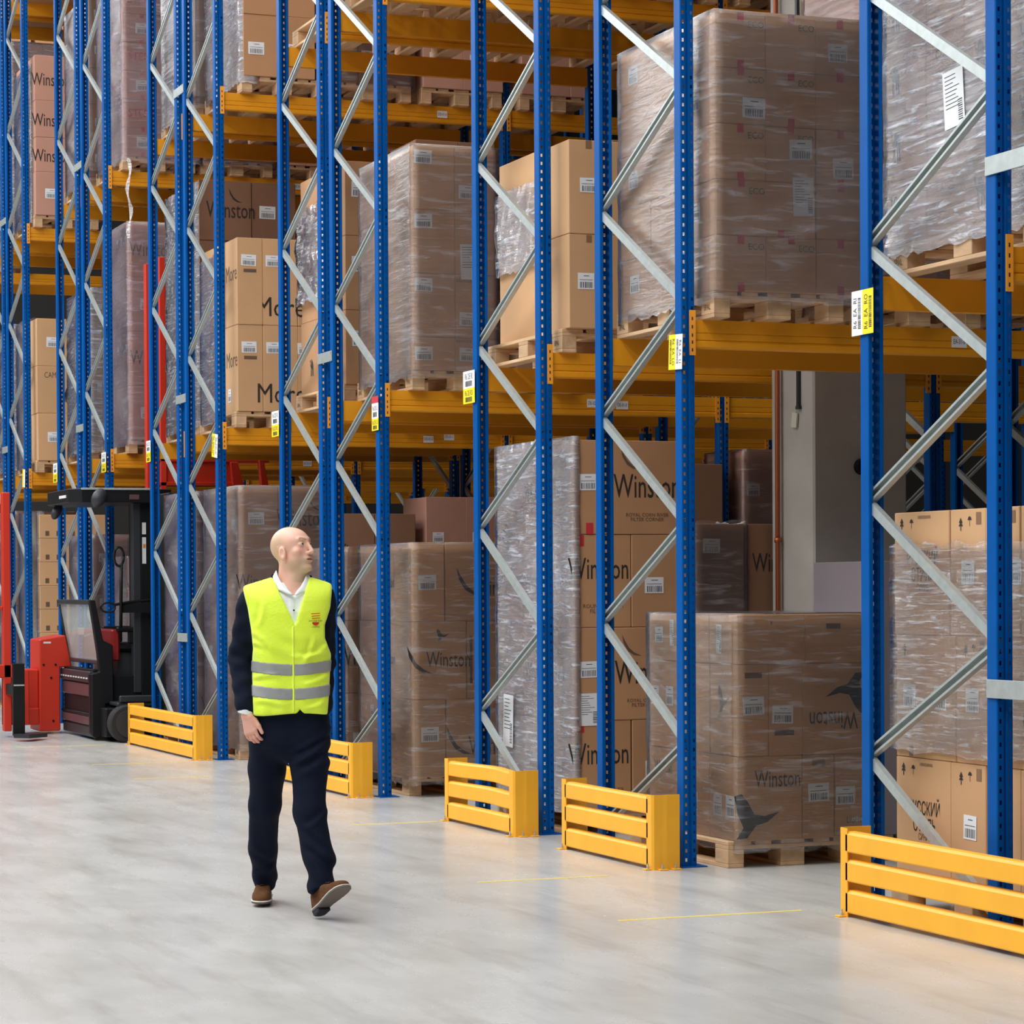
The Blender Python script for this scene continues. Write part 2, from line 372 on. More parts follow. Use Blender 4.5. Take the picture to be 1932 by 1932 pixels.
UMB_P = [[(-.35, .1), (-.2, .34), (0, .42), (.2, .34), (.35, .1)], [(-.03, .1), (.03, .1), (.03, -.4), (-.03, -.4)]]
FIR_P = [[(-.3, .1), (0, .5), (.3, .1)], [(-.36, -.15), (0, .2), (.36, -.15)], [(-.06, -.15), (.06, -.15), (.06, -.5), (-.06, -.5)]]
MARK = {}
def mark(kind, m):
    if (kind, m.name) not in MARK:
        MARK[(kind, m.name)] = poly_mesh(kind, dict(bird_emblem=EAGLE_P, swoosh_emblem=SWOOSH_P, camel_emblem=CAMEL_P, umbrella_symbol=UMB_P, fir_symbol=FIR_P,
                                                     tape_square=[[(-.5, -.5), (.5, -.5), (.5, .5), (-.5, .5)]])[kind], m)
    return MARK[(kind, m.name)]
LAB = {}
def label_mesh(w_, h_, style=0):
    key = (round(w_, 3), round(h_, 3), style)
    if key in LAB: return LAB[key]
    bm = bmesh.new(); box(bm, -w_/2, w_/2, -h_/2, h_/2, 0, .0008)
    rd = random.Random(int(w_*1000)+style)
    def q(x0, x1, y0, y1): bm.faces.new([bm.verts.new((a, b, .0013)) for a, b in ((x0, y0), (x1, y0), (x1, y1), (x0, y1))]).material_index = 1
    if style == 0:
        x = -w_*.38
        while x < w_*.38:
            b = rd.choice((.0035, .005, .007)); q(x, x+b, -h_*.42, -h_*.05); x += b+rd.choice((.004, .006))
        q(-w_*.4, w_*.4, .06*h_, .09*h_); q(-w_*.15, w_*.2, .30*h_, .34*h_)
    elif style == 1:
        for i in range(9): q(-w_*.4, w_*rd.uniform(-.1, .35), h_*(.42-.07*i), h_*(.405-.07*i))
        x = -h_*.42
        while x < -h_*.05:
            b = rd.choice((.004, .006)); bm.faces.new([bm.verts.new((a, c, .0013)) for a, c in ((w_*.2, x), (w_*.42, x), (w_*.42, x+b), (w_*.2, x+b))]).material_index = 1; x += b+.005
    LAB[key] = mesh_of(bm, 'shipping_label', [PAPER, BAR]); return LAB[key]
AX_L = Matrix(((0, 0, -1, 0), (-1, 0, 0, 0), (0, 1, 0, 0), (0, 0, 0, 1)))   # left (corridor) face: right = -Y, up = Z
AX_N = Matrix(((1, 0, 0, 0), (0, 0, -1, 0), (0, 1, 0, 0), (0, 0, 0, 1)))    # near (aisle) face: right = +X, up = Z
def rotz(a): return Matrix.Rotation(a, 4, 'Z')

def decal(parent, dims, face, item):
    """item: (kind, u, v, size, ...) u,v in metres from the face's lower left corner, as seen"""
    wx, wy, hz = dims
    kind, u, v = item[0], item[1], item[2]
    if face == 'L': base = Matrix.Translation((-wx/2-.0016, wy/2-u, v)) @ AX_L
    else: base = Matrix.Translation((-wx/2+u, -wy/2-.0016, v)) @ AX_N
    if kind == 'label':
        w_, h_ = item[3], item[4]; st = item[5] if len(item) > 5 else 0
        put('shipping_label', label_mesh(w_, h_, st), parent, mtx=base @ rotz(random.uniform(-.03, .03)))
    elif kind == 'text':
        s, size, m = item[3], item[4], item[5]; sx = item[6] if len(item) > 6 else .72; rot = item[7] if len(item) > 7 else 0
        put('printed_wordmark', text_mesh(s, m, sx, .012), parent, mtx=base @ rotz(rot) @ Matrix.Scale(size, 4))
    else:
        size, m = item[3], item[4]; ax = item[5] if len(item) > 5 else 1; rot = item[6] if len(item) > 6 else 0
        put(kind, mark(kind, m), parent, mtx=base @ rotz(rot) @ Matrix.Diagonal((size*ax, size, size, 1)))

# ------------------------------------------------------------------ pallets
def wbox(name, dx, dy, dz): return boxmesh(name, [(-dx/2, dx/2, -dy/2, dy/2, 0, dz)], WOOD, .003)
P_TOP = [wbox('deck_board', .145, 1.2, .022), wbox('deck_board', .1, 1.2, .022)]
P_STR = wbox('stringer_board', .8, .145, .022)
P_BLK = [wbox('block', .145, .145, .078), wbox('block', .1, .145, .078)]
P_BOT = [wbox('bottom_board', .145, 1.2, .022), wbox('bottom_board', .1, 1.2, .022)]
P_BLKJ = {}
LEVW = ('floor level', 'first shelf', 'second shelf')
def pallet(x, y, z, label, stamp=False, full=True):
    """x,y = near left corner; long side along Y"""
    p = empty('wooden_pallet', (x+.4, y+.6, z), label, 'pallet', 'wooden pallets under the loads')
    for i, (px, k) in enumerate(((-.35, 1), (0, 0), (.35, 1))):
        put('bottom_board', P_BOT[k], p, (px, 0, 0))
        for py in (-.5275, 0, .5275):
            b = put('block', P_BLK[k], p, (px, py, .022))
            if stamp and px < 0 and py != 0:
                put('printed_stamp', text_mesh('EPAL', INKF, .8, .02), b, mtx=Matrix.Translation((-.052, 0, .038)) @ AX_L @ Matrix.Scale(.042, 4))
    for py in (-.5275, 0, .5275): put('stringer_board', P_STR, p, (0, py, .10))
    for px, k in ((-.3275, 0), (0, 0), (.3275, 0), (-.18, 1), (.18, 1)) if full else ((-.3275, 0), (.3275, 0)): put('deck_board', P_TOP[k], p, (px, 0, .122))
    return p

# ------------------------------------------------------------------ cartons
CM = {}
def carton_mesh(wx, wy, hz, m):
    key = (round(wx, 3), round(wy, 3), round(hz, 3), m.name)
    if key not in CM:
        bm = bmesh.new(); box(bm, -wx/2, wx/2, -wy/2, wy/2, 0, hz); CM[key] = mesh_of(bm, 'carton', m, bevel=.004)
    return CM[key]
LN = ('bottom', 'second', 'third', 'fourth', 'fifth', 'sixth', 'seventh', 'eighth')
ORD = ('', 'second', 'third', 'fourth', 'fifth')
TAPEM = {}
def load(rk, lev, slot, X, Y, zb, layers, ycols, xcols, m, where, adj='brown', film=None, prints=None, taped=False, gap=.003, filmz=None, filmadj='clear', pal=True, stamp=False, jit=1.0, group=None, px=None, py=None, tail=False):
    """ycols/xcols: widths from the near left corner; a list, or one list per layer (bottom first)"""
    prints = prints or {}
    if pal: pallet(X-.01 if px is None else px, Y+.02 if py is None else py, zb-.144, f'wooden pallet under the {adj} cartons, {where}', stamp)
    z = zb; nl = len(layers)
    for k, h in enumerate(layers):
        yc = ycols[k] if isinstance(ycols[0], (list, tuple)) else ycols
        xc = xcols[k] if isinstance(xcols[0], (list, tuple)) else xcols
        cells = []
        y = Y
        for j, wy in enumerate(yc): cells.append(('L', j, X, y, xc[0], wy)); y += wy
        x = X+xc[0]
        for i, wx in enumerate(xc[1:]): cells.append(('N', i+1, x, Y, wx, yc[0])); x += wx
        for (s, j, cx, cy, wx, wy) in cells:
            jx, jy = random.uniform(-.004, .004)*jit, random.uniform(-.004, .004)*jit
            dims = (wx-gap, wy-gap, h-.002)
            lay = 'top' if k == nl-1 and nl > 1 else LN[k]
            pos = 'corner' if j == 0 else (f'{ORD[j]} from corner along corridor side' if s == 'L' else f'{ORD[j]} from corner along aisle side')
            mm = m[k % len(m)] if isinstance(m, (list, tuple)) else m
            c = put('carton', carton_mesh(*dims, mm), None, (cx+wx/2+jx, cy+wy/2+jy, z))
            tag(c, f'{adj} carton, {lay} layer, {pos}, {where}', 'carton', group or f'cartons, {where}')
            for face in 'LN':
                if face == 'N' and s == 'L' and j > 0: continue
                if face == 'L' and s == 'N': continue
                fw = wy if face == 'L' else wx
                for it in prints.get((k, s, j, face), prints.get((k, '*', face), prints.get(('*', '*', face), ()))):
                    it2 = list(it)
                    it2[1] = it[1]*fw; it2[2] = it[2]*h
                    decal(c, dims, face, it2)
                if taped:
                    decal(c, dims, face, ('tape_square', fw/2, h-.035, .07, TAPE, .7))
        z += h
    if film:
        xt = max(sum(a) for a in (xcols if isinstance(xcols[0], (list, tuple)) else [xcols])); yt = max(sum(a) for a in (ycols if isinstance(ycols[0], (list, tuple)) else [ycols]))
        z0, z1 = (zb-.06, z+.008) if filmz is None else filmz
        wrap(X-.010, X+xt+.010, Y-.010, Y+yt+.010, z0, z1, film, f'{filmadj} stretch film around the {adj} cartons, {where}', top=filmz is None, tail=tail)
    return z
rng = np.random.default_rng(3)
def wrap(x0, x1, y0, y1, z0, z1, m, label, top=True, tail=False, amp=.006):
    """a thin shell of film round a load: four sides as one strip, with a slightly wrinkled surface, and a cover"""
    bm = bmesh.new(); st = .05
    per = []
    def seg(a, b, n_):
        n = max(2, int((Vector(b)-Vector(a)).length/st))
        for i in range(n): per.append((a[0]+(b[0]-a[0])*i/n, a[1]+(b[1]-a[1])*i/n, n_))
    seg((x0, y1), (x0, y0), (-1, 0)); seg((x0, y0), (x1, y0), (0, -1)); seg((x1, y0), (x1, y1), (1, 0)); seg((x1, y1), (x0, y1), (0, 1))
    nz = max(3, int((z1-z0)/.06)); rows = []
    ph = rng.uniform(0, 6, 6)
    for r in range(nz+1):
        z = z0+(z1-z0)*r/nz; row = []
        for i, (x, y, n) in enumerate(per):
            s = i*.05
            d = amp*(.5+.5*math.sin(s*5+ph[0]+z*9)*math.sin(z*21+ph[1]+s*1.3)) + amp*.6*rng.random()
            if r == 0: d += .006*rng.random()
            row.append(bm.verts.new((x+n[0]*d, y+n[1]*d, z + (rng.random()-.5)*(.03 if r in (0, nz) and not (r == nz and top) else .0))))
        rows.append(row)
    n = len(per)
    for a, b in zip(rows, rows[1:]):
        for i in range(n): bm.faces.new((a[i], a[(i+1) % n], b[(i+1) % n], b[i]))
    if top: bm.faces.new(rows[-1][::-1])
    me = mesh_of(bm, 'stretch_film', m, smooth=False)
    for p in me.polygons: p.use_smooth = len(p.vertices) == 4
    o = put('stretch_film', me); tag(o, label, 'stretch film', 'stretch film round the loads')
    if tail:
        bm = bmesh.new(); a = []
        for i in range(14):
            z = z0+.02-.065*i; xo = x0+.04+.02*math.sin(i*.9); wd = .014+.008*math.sin(i*1.7)
            a.append((bm.verts.new((xo-wd, y0-.06-.004*i, z)), bm.verts.new((xo+wd, y0-.07-.004*i, z))))
        for p, q in zip(a, a[1:]): bm.faces.new((p[0], p[1], q[1], q[0]))
        put('loose_tail', mesh_of(bm, 'loose_tail', MATS['silvery_stretch_film']), o)
    return o

# ------------------------------------------------------------------ the loads
def fl(r): return f'floor level, {RNAME[r]}'
def s1(r): return f'first shelf, {RNAME[r]}'
def s2(r): return f'second shelf, {RNAME[r]}'
G, S, T = .144, 3.124, 6.124
LBL = ('label', .5, .42, .10, .085); LBR = ('label', .3, .5, .11, .09)
WIN = lambda u, v, s=.16, m=INK, r=0: ('text', u, v, 'Winston', s, m, .62, r)
EA = lambda u, v, s=.25, m=INK, ax=1, r=0: ('bird_emblem', u, v, s, m, ax, r)
SWO = lambda u, v, s=.2, m=INK: ('swoosh_emblem', u, v, s, m)

# nearest rack, floor: tall tan cartons with Cyrillic print
ru = lambda v: ('text', .52, v, 'РУССКИЙ\nСТИЛЬ', .088, INK, .62)
ru2 = lambda v: ('text', .52, v, 'СИНИЕ', .046, INKF, .62)
icons = [('fir_symbol', .14, .90, .06, INK, .8), ('umbrella_symbol', .32, .90, .055, INK, .8), ('text', .55, .95, '1000/0200/00', .022, INKF, .9)]
ic2 = [('fir_symbol', .3, .88, .06, INK, .8), ('umbrella_symbol', .55, .9, .055, INK, .8), ('tape_square', .8, .92, .055, TAPE, .7)]
LR = ('label', .5, .42, .105, .125, 1)
F1P = {(2, 'L', 3, 'L'): icons+[ru(.55), ru2(.38)], (2, 'L', 2, 'L'): ic2+[('label', .5, .5, .10, .11)], (2, 'L', 1, 'L'): ic2+[('label', .85, .5, .10, .11)],
       (1, 'L', 4, 'L'): [('label', .45, .5, .10, .11), ('tape_square', .5, .05, .05, TAPE, .7)]+ic2[:1], (1, 'L', 3, 'L'): [('label', .5, .5, .10, .11)], (1, 'L', 2, 'L'): ic2+[('label', .5, .5, .10, .11)],
       (1, 'L', 0, 'L'): [('text', .4, .36, 'СТИЛЬ', .08, INK, .62), ru2(.26)], (1, 'L', 1, 'L'): [('label', .5, .5, .10, .11)],
       (0, 'L', 3, 'L'): icons+[ru(.52), ru2(.36)], (0, 'L', 2, 'L'): ic2+[('label', .55, .5, .10, .11)]}
load('F1', 0, 0, 6.23, 8.70, G, [.576]*3, [[.25, .26, .28, .46], [.235, .25, .255, .255, .255], [.25, .26, .28, .46]], [.4, .4], CARDT, fl('F1'), 'tan', None, F1P, px=6.21, py=8.76)
wrap(6.215, 7.05, 8.685, 9.965, .75, 1.72, FILM_G, 'clear film band with white glints round the tan cartons, nearest rack', top=False)
# nearest rack, first shelf: cartons with camel print in silvery film
CMP = {('*', '*', 'L'): [('camel_emblem', .5, .55, .17, INKF, .75)]}
for k in range(5):
    CMP[(k, 'L', 3, 'L')] = [('camel_emblem', .22, .55, .165, INK, .62), ('text', .62, .85, 'CAMEL', .05, INKF, .8)]
    CMP[(k, 'L', 2, 'L')] = [('text', .5, .7, 'CAMEL', .06, INKF, .8)]; CMP[(k, 'L', 1, 'L')] = [('camel_emblem', .4, .5, .165, INKF, .62)]; CMP[(k, 'L', 0, 'L')] = [('camel_emblem', .5, .5, .16, INKF, .62)]
load('F1', 1, 0, 6.2, 8.70, S, [.305]*6, [.31, .31, .31, .33], [.4, .4], CARD, s1('F1'), 'wrapped', FILM_S, CMP, filmadj='silvery', stamp=True)
o = put('document_label', label_mesh(.16, .26, 1), None, mtx=Matrix.Translation((6.182, 9.373, 3.72)) @ AX_L @ rotz(.08)); tag(o, 'tall white document label stuck on the silvery film, nearest rack', 'label')

# second rack, floor: bird-print cartons in thin film
P = {(0, 'L', 0, 'N'): [WIN(.62, .72, .13), EA(.30, .28, .28)], (0, 'N', 1, 'N'): [('label', .5, .55, .13, .10), ('tape_square', .5, .9, .04, TAPE, 2)], (0, 'N', 2, 'N'): [('label', .25, .5, .12, .10), ('text', .5, .2, 'LIGHTS', .05, INK)],
     (1, 'L', 0, 'N'): [('label', .5, .55, .13, .10), ('tape_square', .5, .88, .03, INKF, 3.5)], (1, 'N', 1, 'N'): [('label', .4, .45, .13, .10), ('tape_square', .45, .25, .03, INKF, 4)],
     (1, 'N', 2, 'N'): [WIN(.42, .38, .14, INK, math.pi), EA(.6, .68, .26, INK, 1, math.pi)], (1, 'L', 0, 'L'): [EA(.5, .6, .18, INKF, .7)], (0, 'L', 0, 'L'): [('label', .3, .4, .10, .12), ('label', .75, .4, .10, .12)],
     (2, 'L', 0, 'L'): [('label', .35, .5, .06, .16, 1)], (2, 'L', 0, 'N'): [('text', .5, .85, 'v', .05, INKF)], (2, 'N', 1, 'N'): [('tape_square', .4, .75, .03, INKF, 3)],
     (0, 'L', 1, 'L'): [('label', .5, .4, .10, .10)], (1, 'L', 2, 'L'): [('label', .2, .6, .09, .11), ('label', .7, .6, .09, .11)], (0, 'L', 2, 'L'): [WIN(.5, .75, .1)], (2, 'L', 2, 'L'): [('label', .35, .55, .10, .09), ('label', .8, .6, .05, .15, 1)]}
load('F2', 0, 0, 6.29, 11.62, G, [.46, .50, .27], [.32, .38, .36], [[.40, .20, .26], [.19, .21, .46], [.42, .44]], CARDT, fl('F2'), 'tan', FILM_C, P, px=6.24, py=11.64)
# second rack, first shelf: cartons with red tape under milky film
P = {}
for k in range(5):
    for i in range(3):
        key = (k, 'L', 0, 'N') if i == 0 else (k, 'N', i, 'N')
        P[key] = [('tape_square', .5, .93, .05, INKR, .8), ('tape_square', .5, .07, .05, INKR, .8)] if (k+i) % 2 == 0 else [('tape_square', .5, .96, .05, INKR, .8)]
        if i < 2: P[key].append(('text', .8, .8, 'ECO', .05, INKG, 1))
    P[(k, 'L', 0, 'L')] = [('label', .4, .5, .12, .10)] if k % 2 else []
    P[(k, 'L', 2, 'L')] = [('label', .45, .5, .12, .10)] if k % 2 == 0 else []
P[(3, 'L', 0, 'N')].append(('label', .75, .3, .14, .11)); P[(2, 'N', 1, 'N')].append(('label', .7, .6, .14, .11)); P[(1, 'N', 1, 'N')] = [('label', .75, .75, .13, .21, 1), ('tape_square', .3, .05, .05, INKR, .8)]
P[(4, 'N', 2, 'N')].append(('label', .45, .4, .12, .10)); P[(2, 'N', 2, 'N')].append(('label', .55, .3, .13, .11)); P[(4, 'L', 0, 'L')].append(('label', .4, .4, .10, .09))
load('F2', 1, 0, 6.17, 11.62, S, [.30]*5, [.4, .38, .38], [.31, .31, .30], CARDT, s1('F2'), 'red taped', FILM_M, P, filmadj='milky', stamp=True, px=6.17)
# third rack, floor: big wordmark cartons
P = {}
for k in (0, 2): P[(k, 'L', 0, 'N')] = [WIN(.42, .62, .19), ('text', .5, .2, 'ROUND CORNER\nFILTER BOX', .035, INKF, 1), ('tape_square', .10, .93, .07, INKR, .7)]; P[(k, 'N', 1, 'N')] = [('label', .4, .45, .13, .10)]
for k in (1, 3): P[(k, 'L', 0, 'N')] = [('label', .4, .55, .12, .10), ('tape_square', .45, .06, .07, INKR, .7)]; P[(k, 'N', 1, 'N')] = [WIN(.5, .5, .21), SWO(.3, .8, .14, INKF), ('text', .5, .18, 'ROYAL CORN RIVER\nFILTER CORNER', .032, INKF, 1)]
P[(1, 'L', 0, 'N')].append(('label', .4, .12, .13, .2, 1))
for k in range(4):
    P[(k, 'L', 1, 'L')] = [WIN(.5, .5, .15, INKF), SWO(.6, .72, .1, INKF)]; P[(k, 'L', 2, 'L')] = [WIN(.3, .5, .13, INKF)]; P[(k, 'L', 0, 'L')] = [('label', .4, .5, .08, .09)]
load('F3', 0, 0, 6.22, 13.56, G, [.56, .575, .577, .583], [.4, .4, .4], [[.385, .385], [.22, .55], [.385, .385], [.22, .55]], CARD, fl('F3'), 'large', None, P, stamp=True)
wrap(6.206, 6.25, 13.55, 14.775, .12, 2.46, FILM_S, 'silvery stretch film with curled label, floor level, third rack', amp=.006)
o = put('curled_label', label_mesh(.16, .34, 1), None, mtx=Matrix.Translation((6.185, 14.53, .66)) @ AX_L @ rotz(-.05)); tag(o, 'curled white label on the silvery film above the bent guard', 'label')
P = {('*', '*', 'N'): [LBL]}
P = {(2, 'L', 0, 'N'): [('label', .35, .75, .12, .09)], (2, 'N', 1, 'N'): [WIN(.6, .55, .17)], (1, 'L', 0, 'N'): [WIN(.5, .5, .16), EA(.7, .72, .16)], (1, 'N', 1, 'N'): [WIN(.5, .5, .16)]}
load('F3', 0, 1, 7.04, 13.56, G, [.6, .62, .56], [.5, .5], [.36, .40], CARDD, fl('F3')+', second pallet', 'dark', None, P, pal=False)
wrap(7.03, 7.41, 13.545, 14.0, 1.36, 1.94, FILM_C, 'clear film round the dark cartons, floor level, third rack', top=False)
# third rack, first shelf: two stacks
load('F3', 1, 0, 6.262, 14.22, S, [1.2], [.6], [.7], CARDT, s1('F3')+', back stack', 'tall tan', None, {}, px=6.17, py=13.62, stamp=True, group='back stack, first shelf, third rack')
wrap(6.25, 6.97, 14.21, 14.83, 3.58, 4.13, FILM_S, 'silvery film band round the tall back stack, first shelf, third rack', top=False, amp=.014)
P = {('*', '*', 'N'): [('label', .42, .5, .11, .10), ('tape_square', .5, .95, .045, TAPE, .8)]}
P[(1, 'L', 0, 'N')] = [('label', .5, .52, .12, .09), ('tape_square', .5, .95, .05, TAPE, .8)]; P[(1, 'N', 1, 'N')] = [('label', .45, .5, .12, .10, 0), ('tape_square', .5, .95, .05, TAPE, .8)]
load('F3', 1, 0, 6.195, 13.56, S, [.58, .578], [.48], [.27, .27], CARDT, s1('F3'), 'tan', None, P, pal=False, group='cartons, front stack, first shelf, third rack')
load('F3', 1, 0, 6.75, 14.1, S, [.6, .68], [.6], [.3, .3], CARDD, s1('F3'), 'dark', None, {}, pal=False, group='dark cartons behind, first shelf, third rack')
# fourth rack, floor
P = {(2, 'L', 0, 'N'): [('label', .45, .5, .14, .11)], (2, 'N', 1, 'N'): [SWO(.35, .5, .22), WIN(.75, .42, .17)], (1, 'L', 0, 'N'): [SWO(.14, .5, .22, INK), WIN(.66, .5, .16), EA(.55, .82, .10)],
     (0, 'L', 0, 'N'): [('label', .5, .55, .14, .11)], (0, 'N', 1, 'N'): [SWO(.2, .45, .22), WIN(.7, .38, .2)], (1, 'N', 1, 'N'): [('tape_square', .08, .5, .35, INKF, .06)]}
for k in range(3): P[(k, 'L', 1, 'L')] = [SWO(.3, .5, .2, INKF), WIN(.7, .5, .12, INKF)]
P[(0, 'L', 2, 'L')] = [('label', .7, .8, .07, .08)]
load('F4', 0, 0, 6.26, 16.46, G, [.571]*3, [.4, .38, .38], [[.25, .56], [.42, .39], [.25, .56]], CARDT, fl('F4'), 'tan', FILM_C, P, px=6.27, py=16.6)
# fourth rack, first shelf
P = {}
for k in range(4):
    P[(k, 'L', 0, 'N')] = [('label', .24, .82 if k else .5, .14, .10)]; P[(k, 'N', 1, 'N')] = [('label', .3, .3 if k else .5, .14, .10), ('text', .2, .9, 'RECYCLE', .03, INKG, 1)]
P[(2, 'N', 1, 'N')] = [('label', .35, .2, .15, .26, 1)]
for k in range(4): P[(k, 'L', 1, 'L')] = [('label', .5, .5, .11, .09)]
load('F4', 1, 0, 6.275, 16.46, S, [.24, .465, .465, .466], [.4, .38, .36], [.33, .33], CARDT, s1('F4'), 'faded', FILM_M, P, filmadj='milky', px=6.27, stamp=True)
load('F4', 1, 0, 6.5, 17.0, S+1.655, [.13], [.55], [.35, .3], CARDD, s1('F4'), 'flat dark', None, {}, pal=False)
# fifth rack
P = {('*', '*', 'N'): [('label', .35, .5, .14, .11)]}; P[(1, 'L', 0, 'N')] = [WIN(.35, .5, .22)]; P[(0, 'L', 0, 'N')] = [('label', .3, .35, .16, .13)]
load('F5', 0, 0, 6.21, 17.77, G, [.569]*3, [.55, .55], [.4, .4], CARD, fl('F5'), 'brown', FILM_C, P)
P = {('*', '*', 'N'): [('label', .3, .62, .13, .12)], (0, 'L', 1, 'L'): [('camel_emblem', .4, .35, .15, INK, .7)]}
load('F5', 1, 0, 6.208, 17.77, S, [.58]*3, [.42, .68], [.4, .4], CARD, s1('F5'), 'tall', None, P, stamp=True)
wrap(6.196, 6.9, 18.15, 18.895, 3.85, 4.62, FILM_S, 'crumpled silvery film band on the tall cartons, first shelf, fifth rack', top=False, amp=.03)
# sixth rack
P = {(3, 'L', 0, 'N'): [('label', .42, .5, .15, .11)], (3, 'N', 1, 'N'): [WIN(.5, .5, .22), SWO(.8, .72, .12)], (2, 'L', 0, 'N'): [WIN(.5, .5, .2)], ('*', '*', 'L'): [LBL], (1, 'L', 0, 'N'): [WIN(.5, .5, .2)]}
load('F6', 0, 0, 6.218, 20.7, G, [.5775]*4, [.4, .38, .36], [.36, .44], CARD, fl('F6'), 'brown', FILM_M, P, filmadj='milky', stamp=True)
P = {(1, 'L', 0, 'N'): [('label', .45, .74, .14, .10), ('tape_square', .5, .62, .03, INKF, 4)], (1, 'N', 1, 'N'): [('label', .3, .74, .14, .10), ('text', .5, .2, 'More', .25, INK, .85)], (1, 'N', 2, 'N'): [('label', .3, .74, .14, .10)],
     (0, 'L', 0, 'N'): [('label', .45, .74, .14, .10), ('tape_square', .5, .62, .03, INKF, 4)], (0, 'N', 1, 'N'): [('label', .3, .74, .14, .10), ('text', .5, .2, 'More', .25, INK, .85)], (0, 'N', 2, 'N'): [('label', .3, .74, .14, .10)],
     (1, 'L', 0, 'L'): [('text', .5, .6, 'More', .2, INKF, .8)], (0, 'L', 0, 'L'): [('text', .5, .6, 'More', .2, INKF, .8), ('label', .3, .2, .09, .12)]}
load('F6', 1, 0, 6.205, 20.7, S, [.776, .777], [.36, .4, .36], [.24, .33, .22], CARDT, s1('F6'), 'tan', None, P)
wrap(6.194, 6.3, 21.15, 21.86, 3.06, 4.6, FILM_S, 'silvery film on the far end of the tan cartons, first shelf, sixth rack', top=False)
P = {('*', '*', 'N'): [('label', .35, .45, .15, .11)]}
load('F6', 2, 0, 6.28, 20.7, T, [.55]*4, [.4, .38, .36], [.34, .34], CARD, s2('F6'), 'brown', None, P)
wrap(6.268, 6.42, 20.72, 21.86, 6.06, 8.2, FILM_S, 'bright silvery film on the left of the brown cartons, second shelf, sixth rack', top=False, amp=.012)
# seventh rack
P = {}
for k in range(4): P[(k, 'L', 0, 'N')] = [WIN(.6, .5, .22), SWO(.7, .75, .14)]; P[(k, 'N', 1, 'N')] = [('label', .35, .5, .16, .12)]; P[(k, 'L', 1, 'L')] = [LBL]
load('F7', 0, 0, 6.18, 22.0, G, [.5775]*4, [.4, .38, .36], [.45, .4], CARDD, fl('F7'), 'dark', FILM_L, P, filmadj='lilac')
load('F7', 1, 0, 6.228, 22.0, S, [.57]*4, [.4, .38, .36], [.52, .44], CARDD, s1('F7'), 'dark', None, P)
wrap(6.216, 6.4, 22.02, 23.16, 3.05, 5.38, FILM_S, 'silvery film on the left of the dark cartons, first shelf, seventh rack', top=False, amp=.012)
P = {('*', '*', 'N'): [('text', .35, .5, 'm', .2, INK, 1)]}
load('F7', 2, 0, 6.2, 22.0, T, [.58]*4, [.4, .38, .36], [.45, .4], CARDD, s2('F7'), 'dark', None, P)
wrap(6.19, 6.4, 21.98, 23.2, 6.06, 8.4, FILM_M, 'milky film on the left of the dark cartons, second shelf, seventh rack', top=False)
# eighth rack
P = {}
for k in range(4):
    P[(k, 'L', 0, 'N')] = [WIN(.5, .5, .22)] if k % 2 else [('label', .4, .5, .16, .12)]
    P[(k, 'L', 0, 'L')] = [('label', .2, .7, .07, .08), ('label', .5, .7, .07, .08), ('label', .8, .7, .07, .08)] if k % 2 else []
load('F8', 1, 0, 6.272, 24.9, S, [.575]*4, [.6, .55], [.5, .4], CARDP, s1('F8'), 'reddish', FILM_L, P, filmadj='lilac')
load('F8', 0, 0, 6.25, 24.9, G, [.58]*3, [.6, .55], [.45, .4], CARDP, fl('F8'), 'reddish', FILM_L, {('*', '*', 'N'): [WIN(.4, .4, .18)]}, filmadj='lilac')
P = {}
for k in range(7): P[(k, 'L', 0, 'N')] = ([('text', .5, .5, 'STERN', .12, INKR, .9)] if k % 2 else [('label', .5, .5, .14, .11), ('tape_square', .5, .95, .05, INKR, .8), ('tape_square', .5, .06, .05, INKR, .8)])
load('F8', 2, 0, 6.228, 24.9, T, [.30]*7, [.4, .38, .36], [.42, .42], CARDP, s2('F8'), 'red printed', FILM_L, P, filmadj='lilac', tail=True)
# ninth rack
load('F9', 1, 0, 6.172, 26.24, S, [.44]*4, [.4, .38, .36], [.4, .4], CARD, s1('F9'), 'brown', FILM_S, {('*', '*', 'N'): [LBR]}, filmadj='silvery')
load('F9', 0, 0, 6.18, 26.24, G, [.5]*4, [.4, .38, .36], [.4, .4], CARDP, fl('F9'), 'pinkish', FILM_M, {('*', '*', 'N'): [LBR]}, filmadj='milky')
load('F9', 2, 0, 6.172, 26.24, T, [.4]*5, [.4, .38, .36], [.4, .4], CARD, s2('F9'), 'brown', FILM_M, {('*', '*', 'N'): [LBR]}, filmadj='milky')
# tenth rack
load('F10', 1, 0, 6.178, 29.13, S, [.58]*3, [.5, .6], [.5, .4], CARDT, s1('F10'), 'tan', None, {(2, 'L', 0, 'N'): [('label', .4, .5, .16, .12)], (0, 'L', 0, 'N'): [('label', .4, .5, .16, .12)], (1, 'L', 0, 'N'): [('camel_emblem', .75, .4, .2, INK, .8), ('text', .4, .8, 'CAMEL', .1, INKF)]})
wrap(6.165, 6.3, 29.5, 30.3, 3.05, 4.9, FILM_M, 'milky film on the far end of the tan cartons, first shelf, tenth rack', top=False)
load('F10', 2, 0, 6.178, 29.13, T, [.53, .42, .45, .55], [.5, .6], [.5, .4], CARDP, s2('F10'), 'wordmark', None, {('*', '*', 'N'): [WIN(.4, .45, .22)], (0, 'L', 0, 'N'): [('label', .4, .5, .16, .12)]})
wrap(6.165, 6.3, 29.3, 30.3, 6.06, 8.0, FILM_S, 'silvery film on the far end of the wordmark cartons, second shelf, tenth rack', top=False)
P = {('*', '*', 'N'): [('tape_square', .3, .2, .06, INKF, .8), ('tape_square', .7, .2, .06, INKF, .5)], (6, 'N', 1, 'N'): [('label', .3, .5, .10, .16, 1)]}
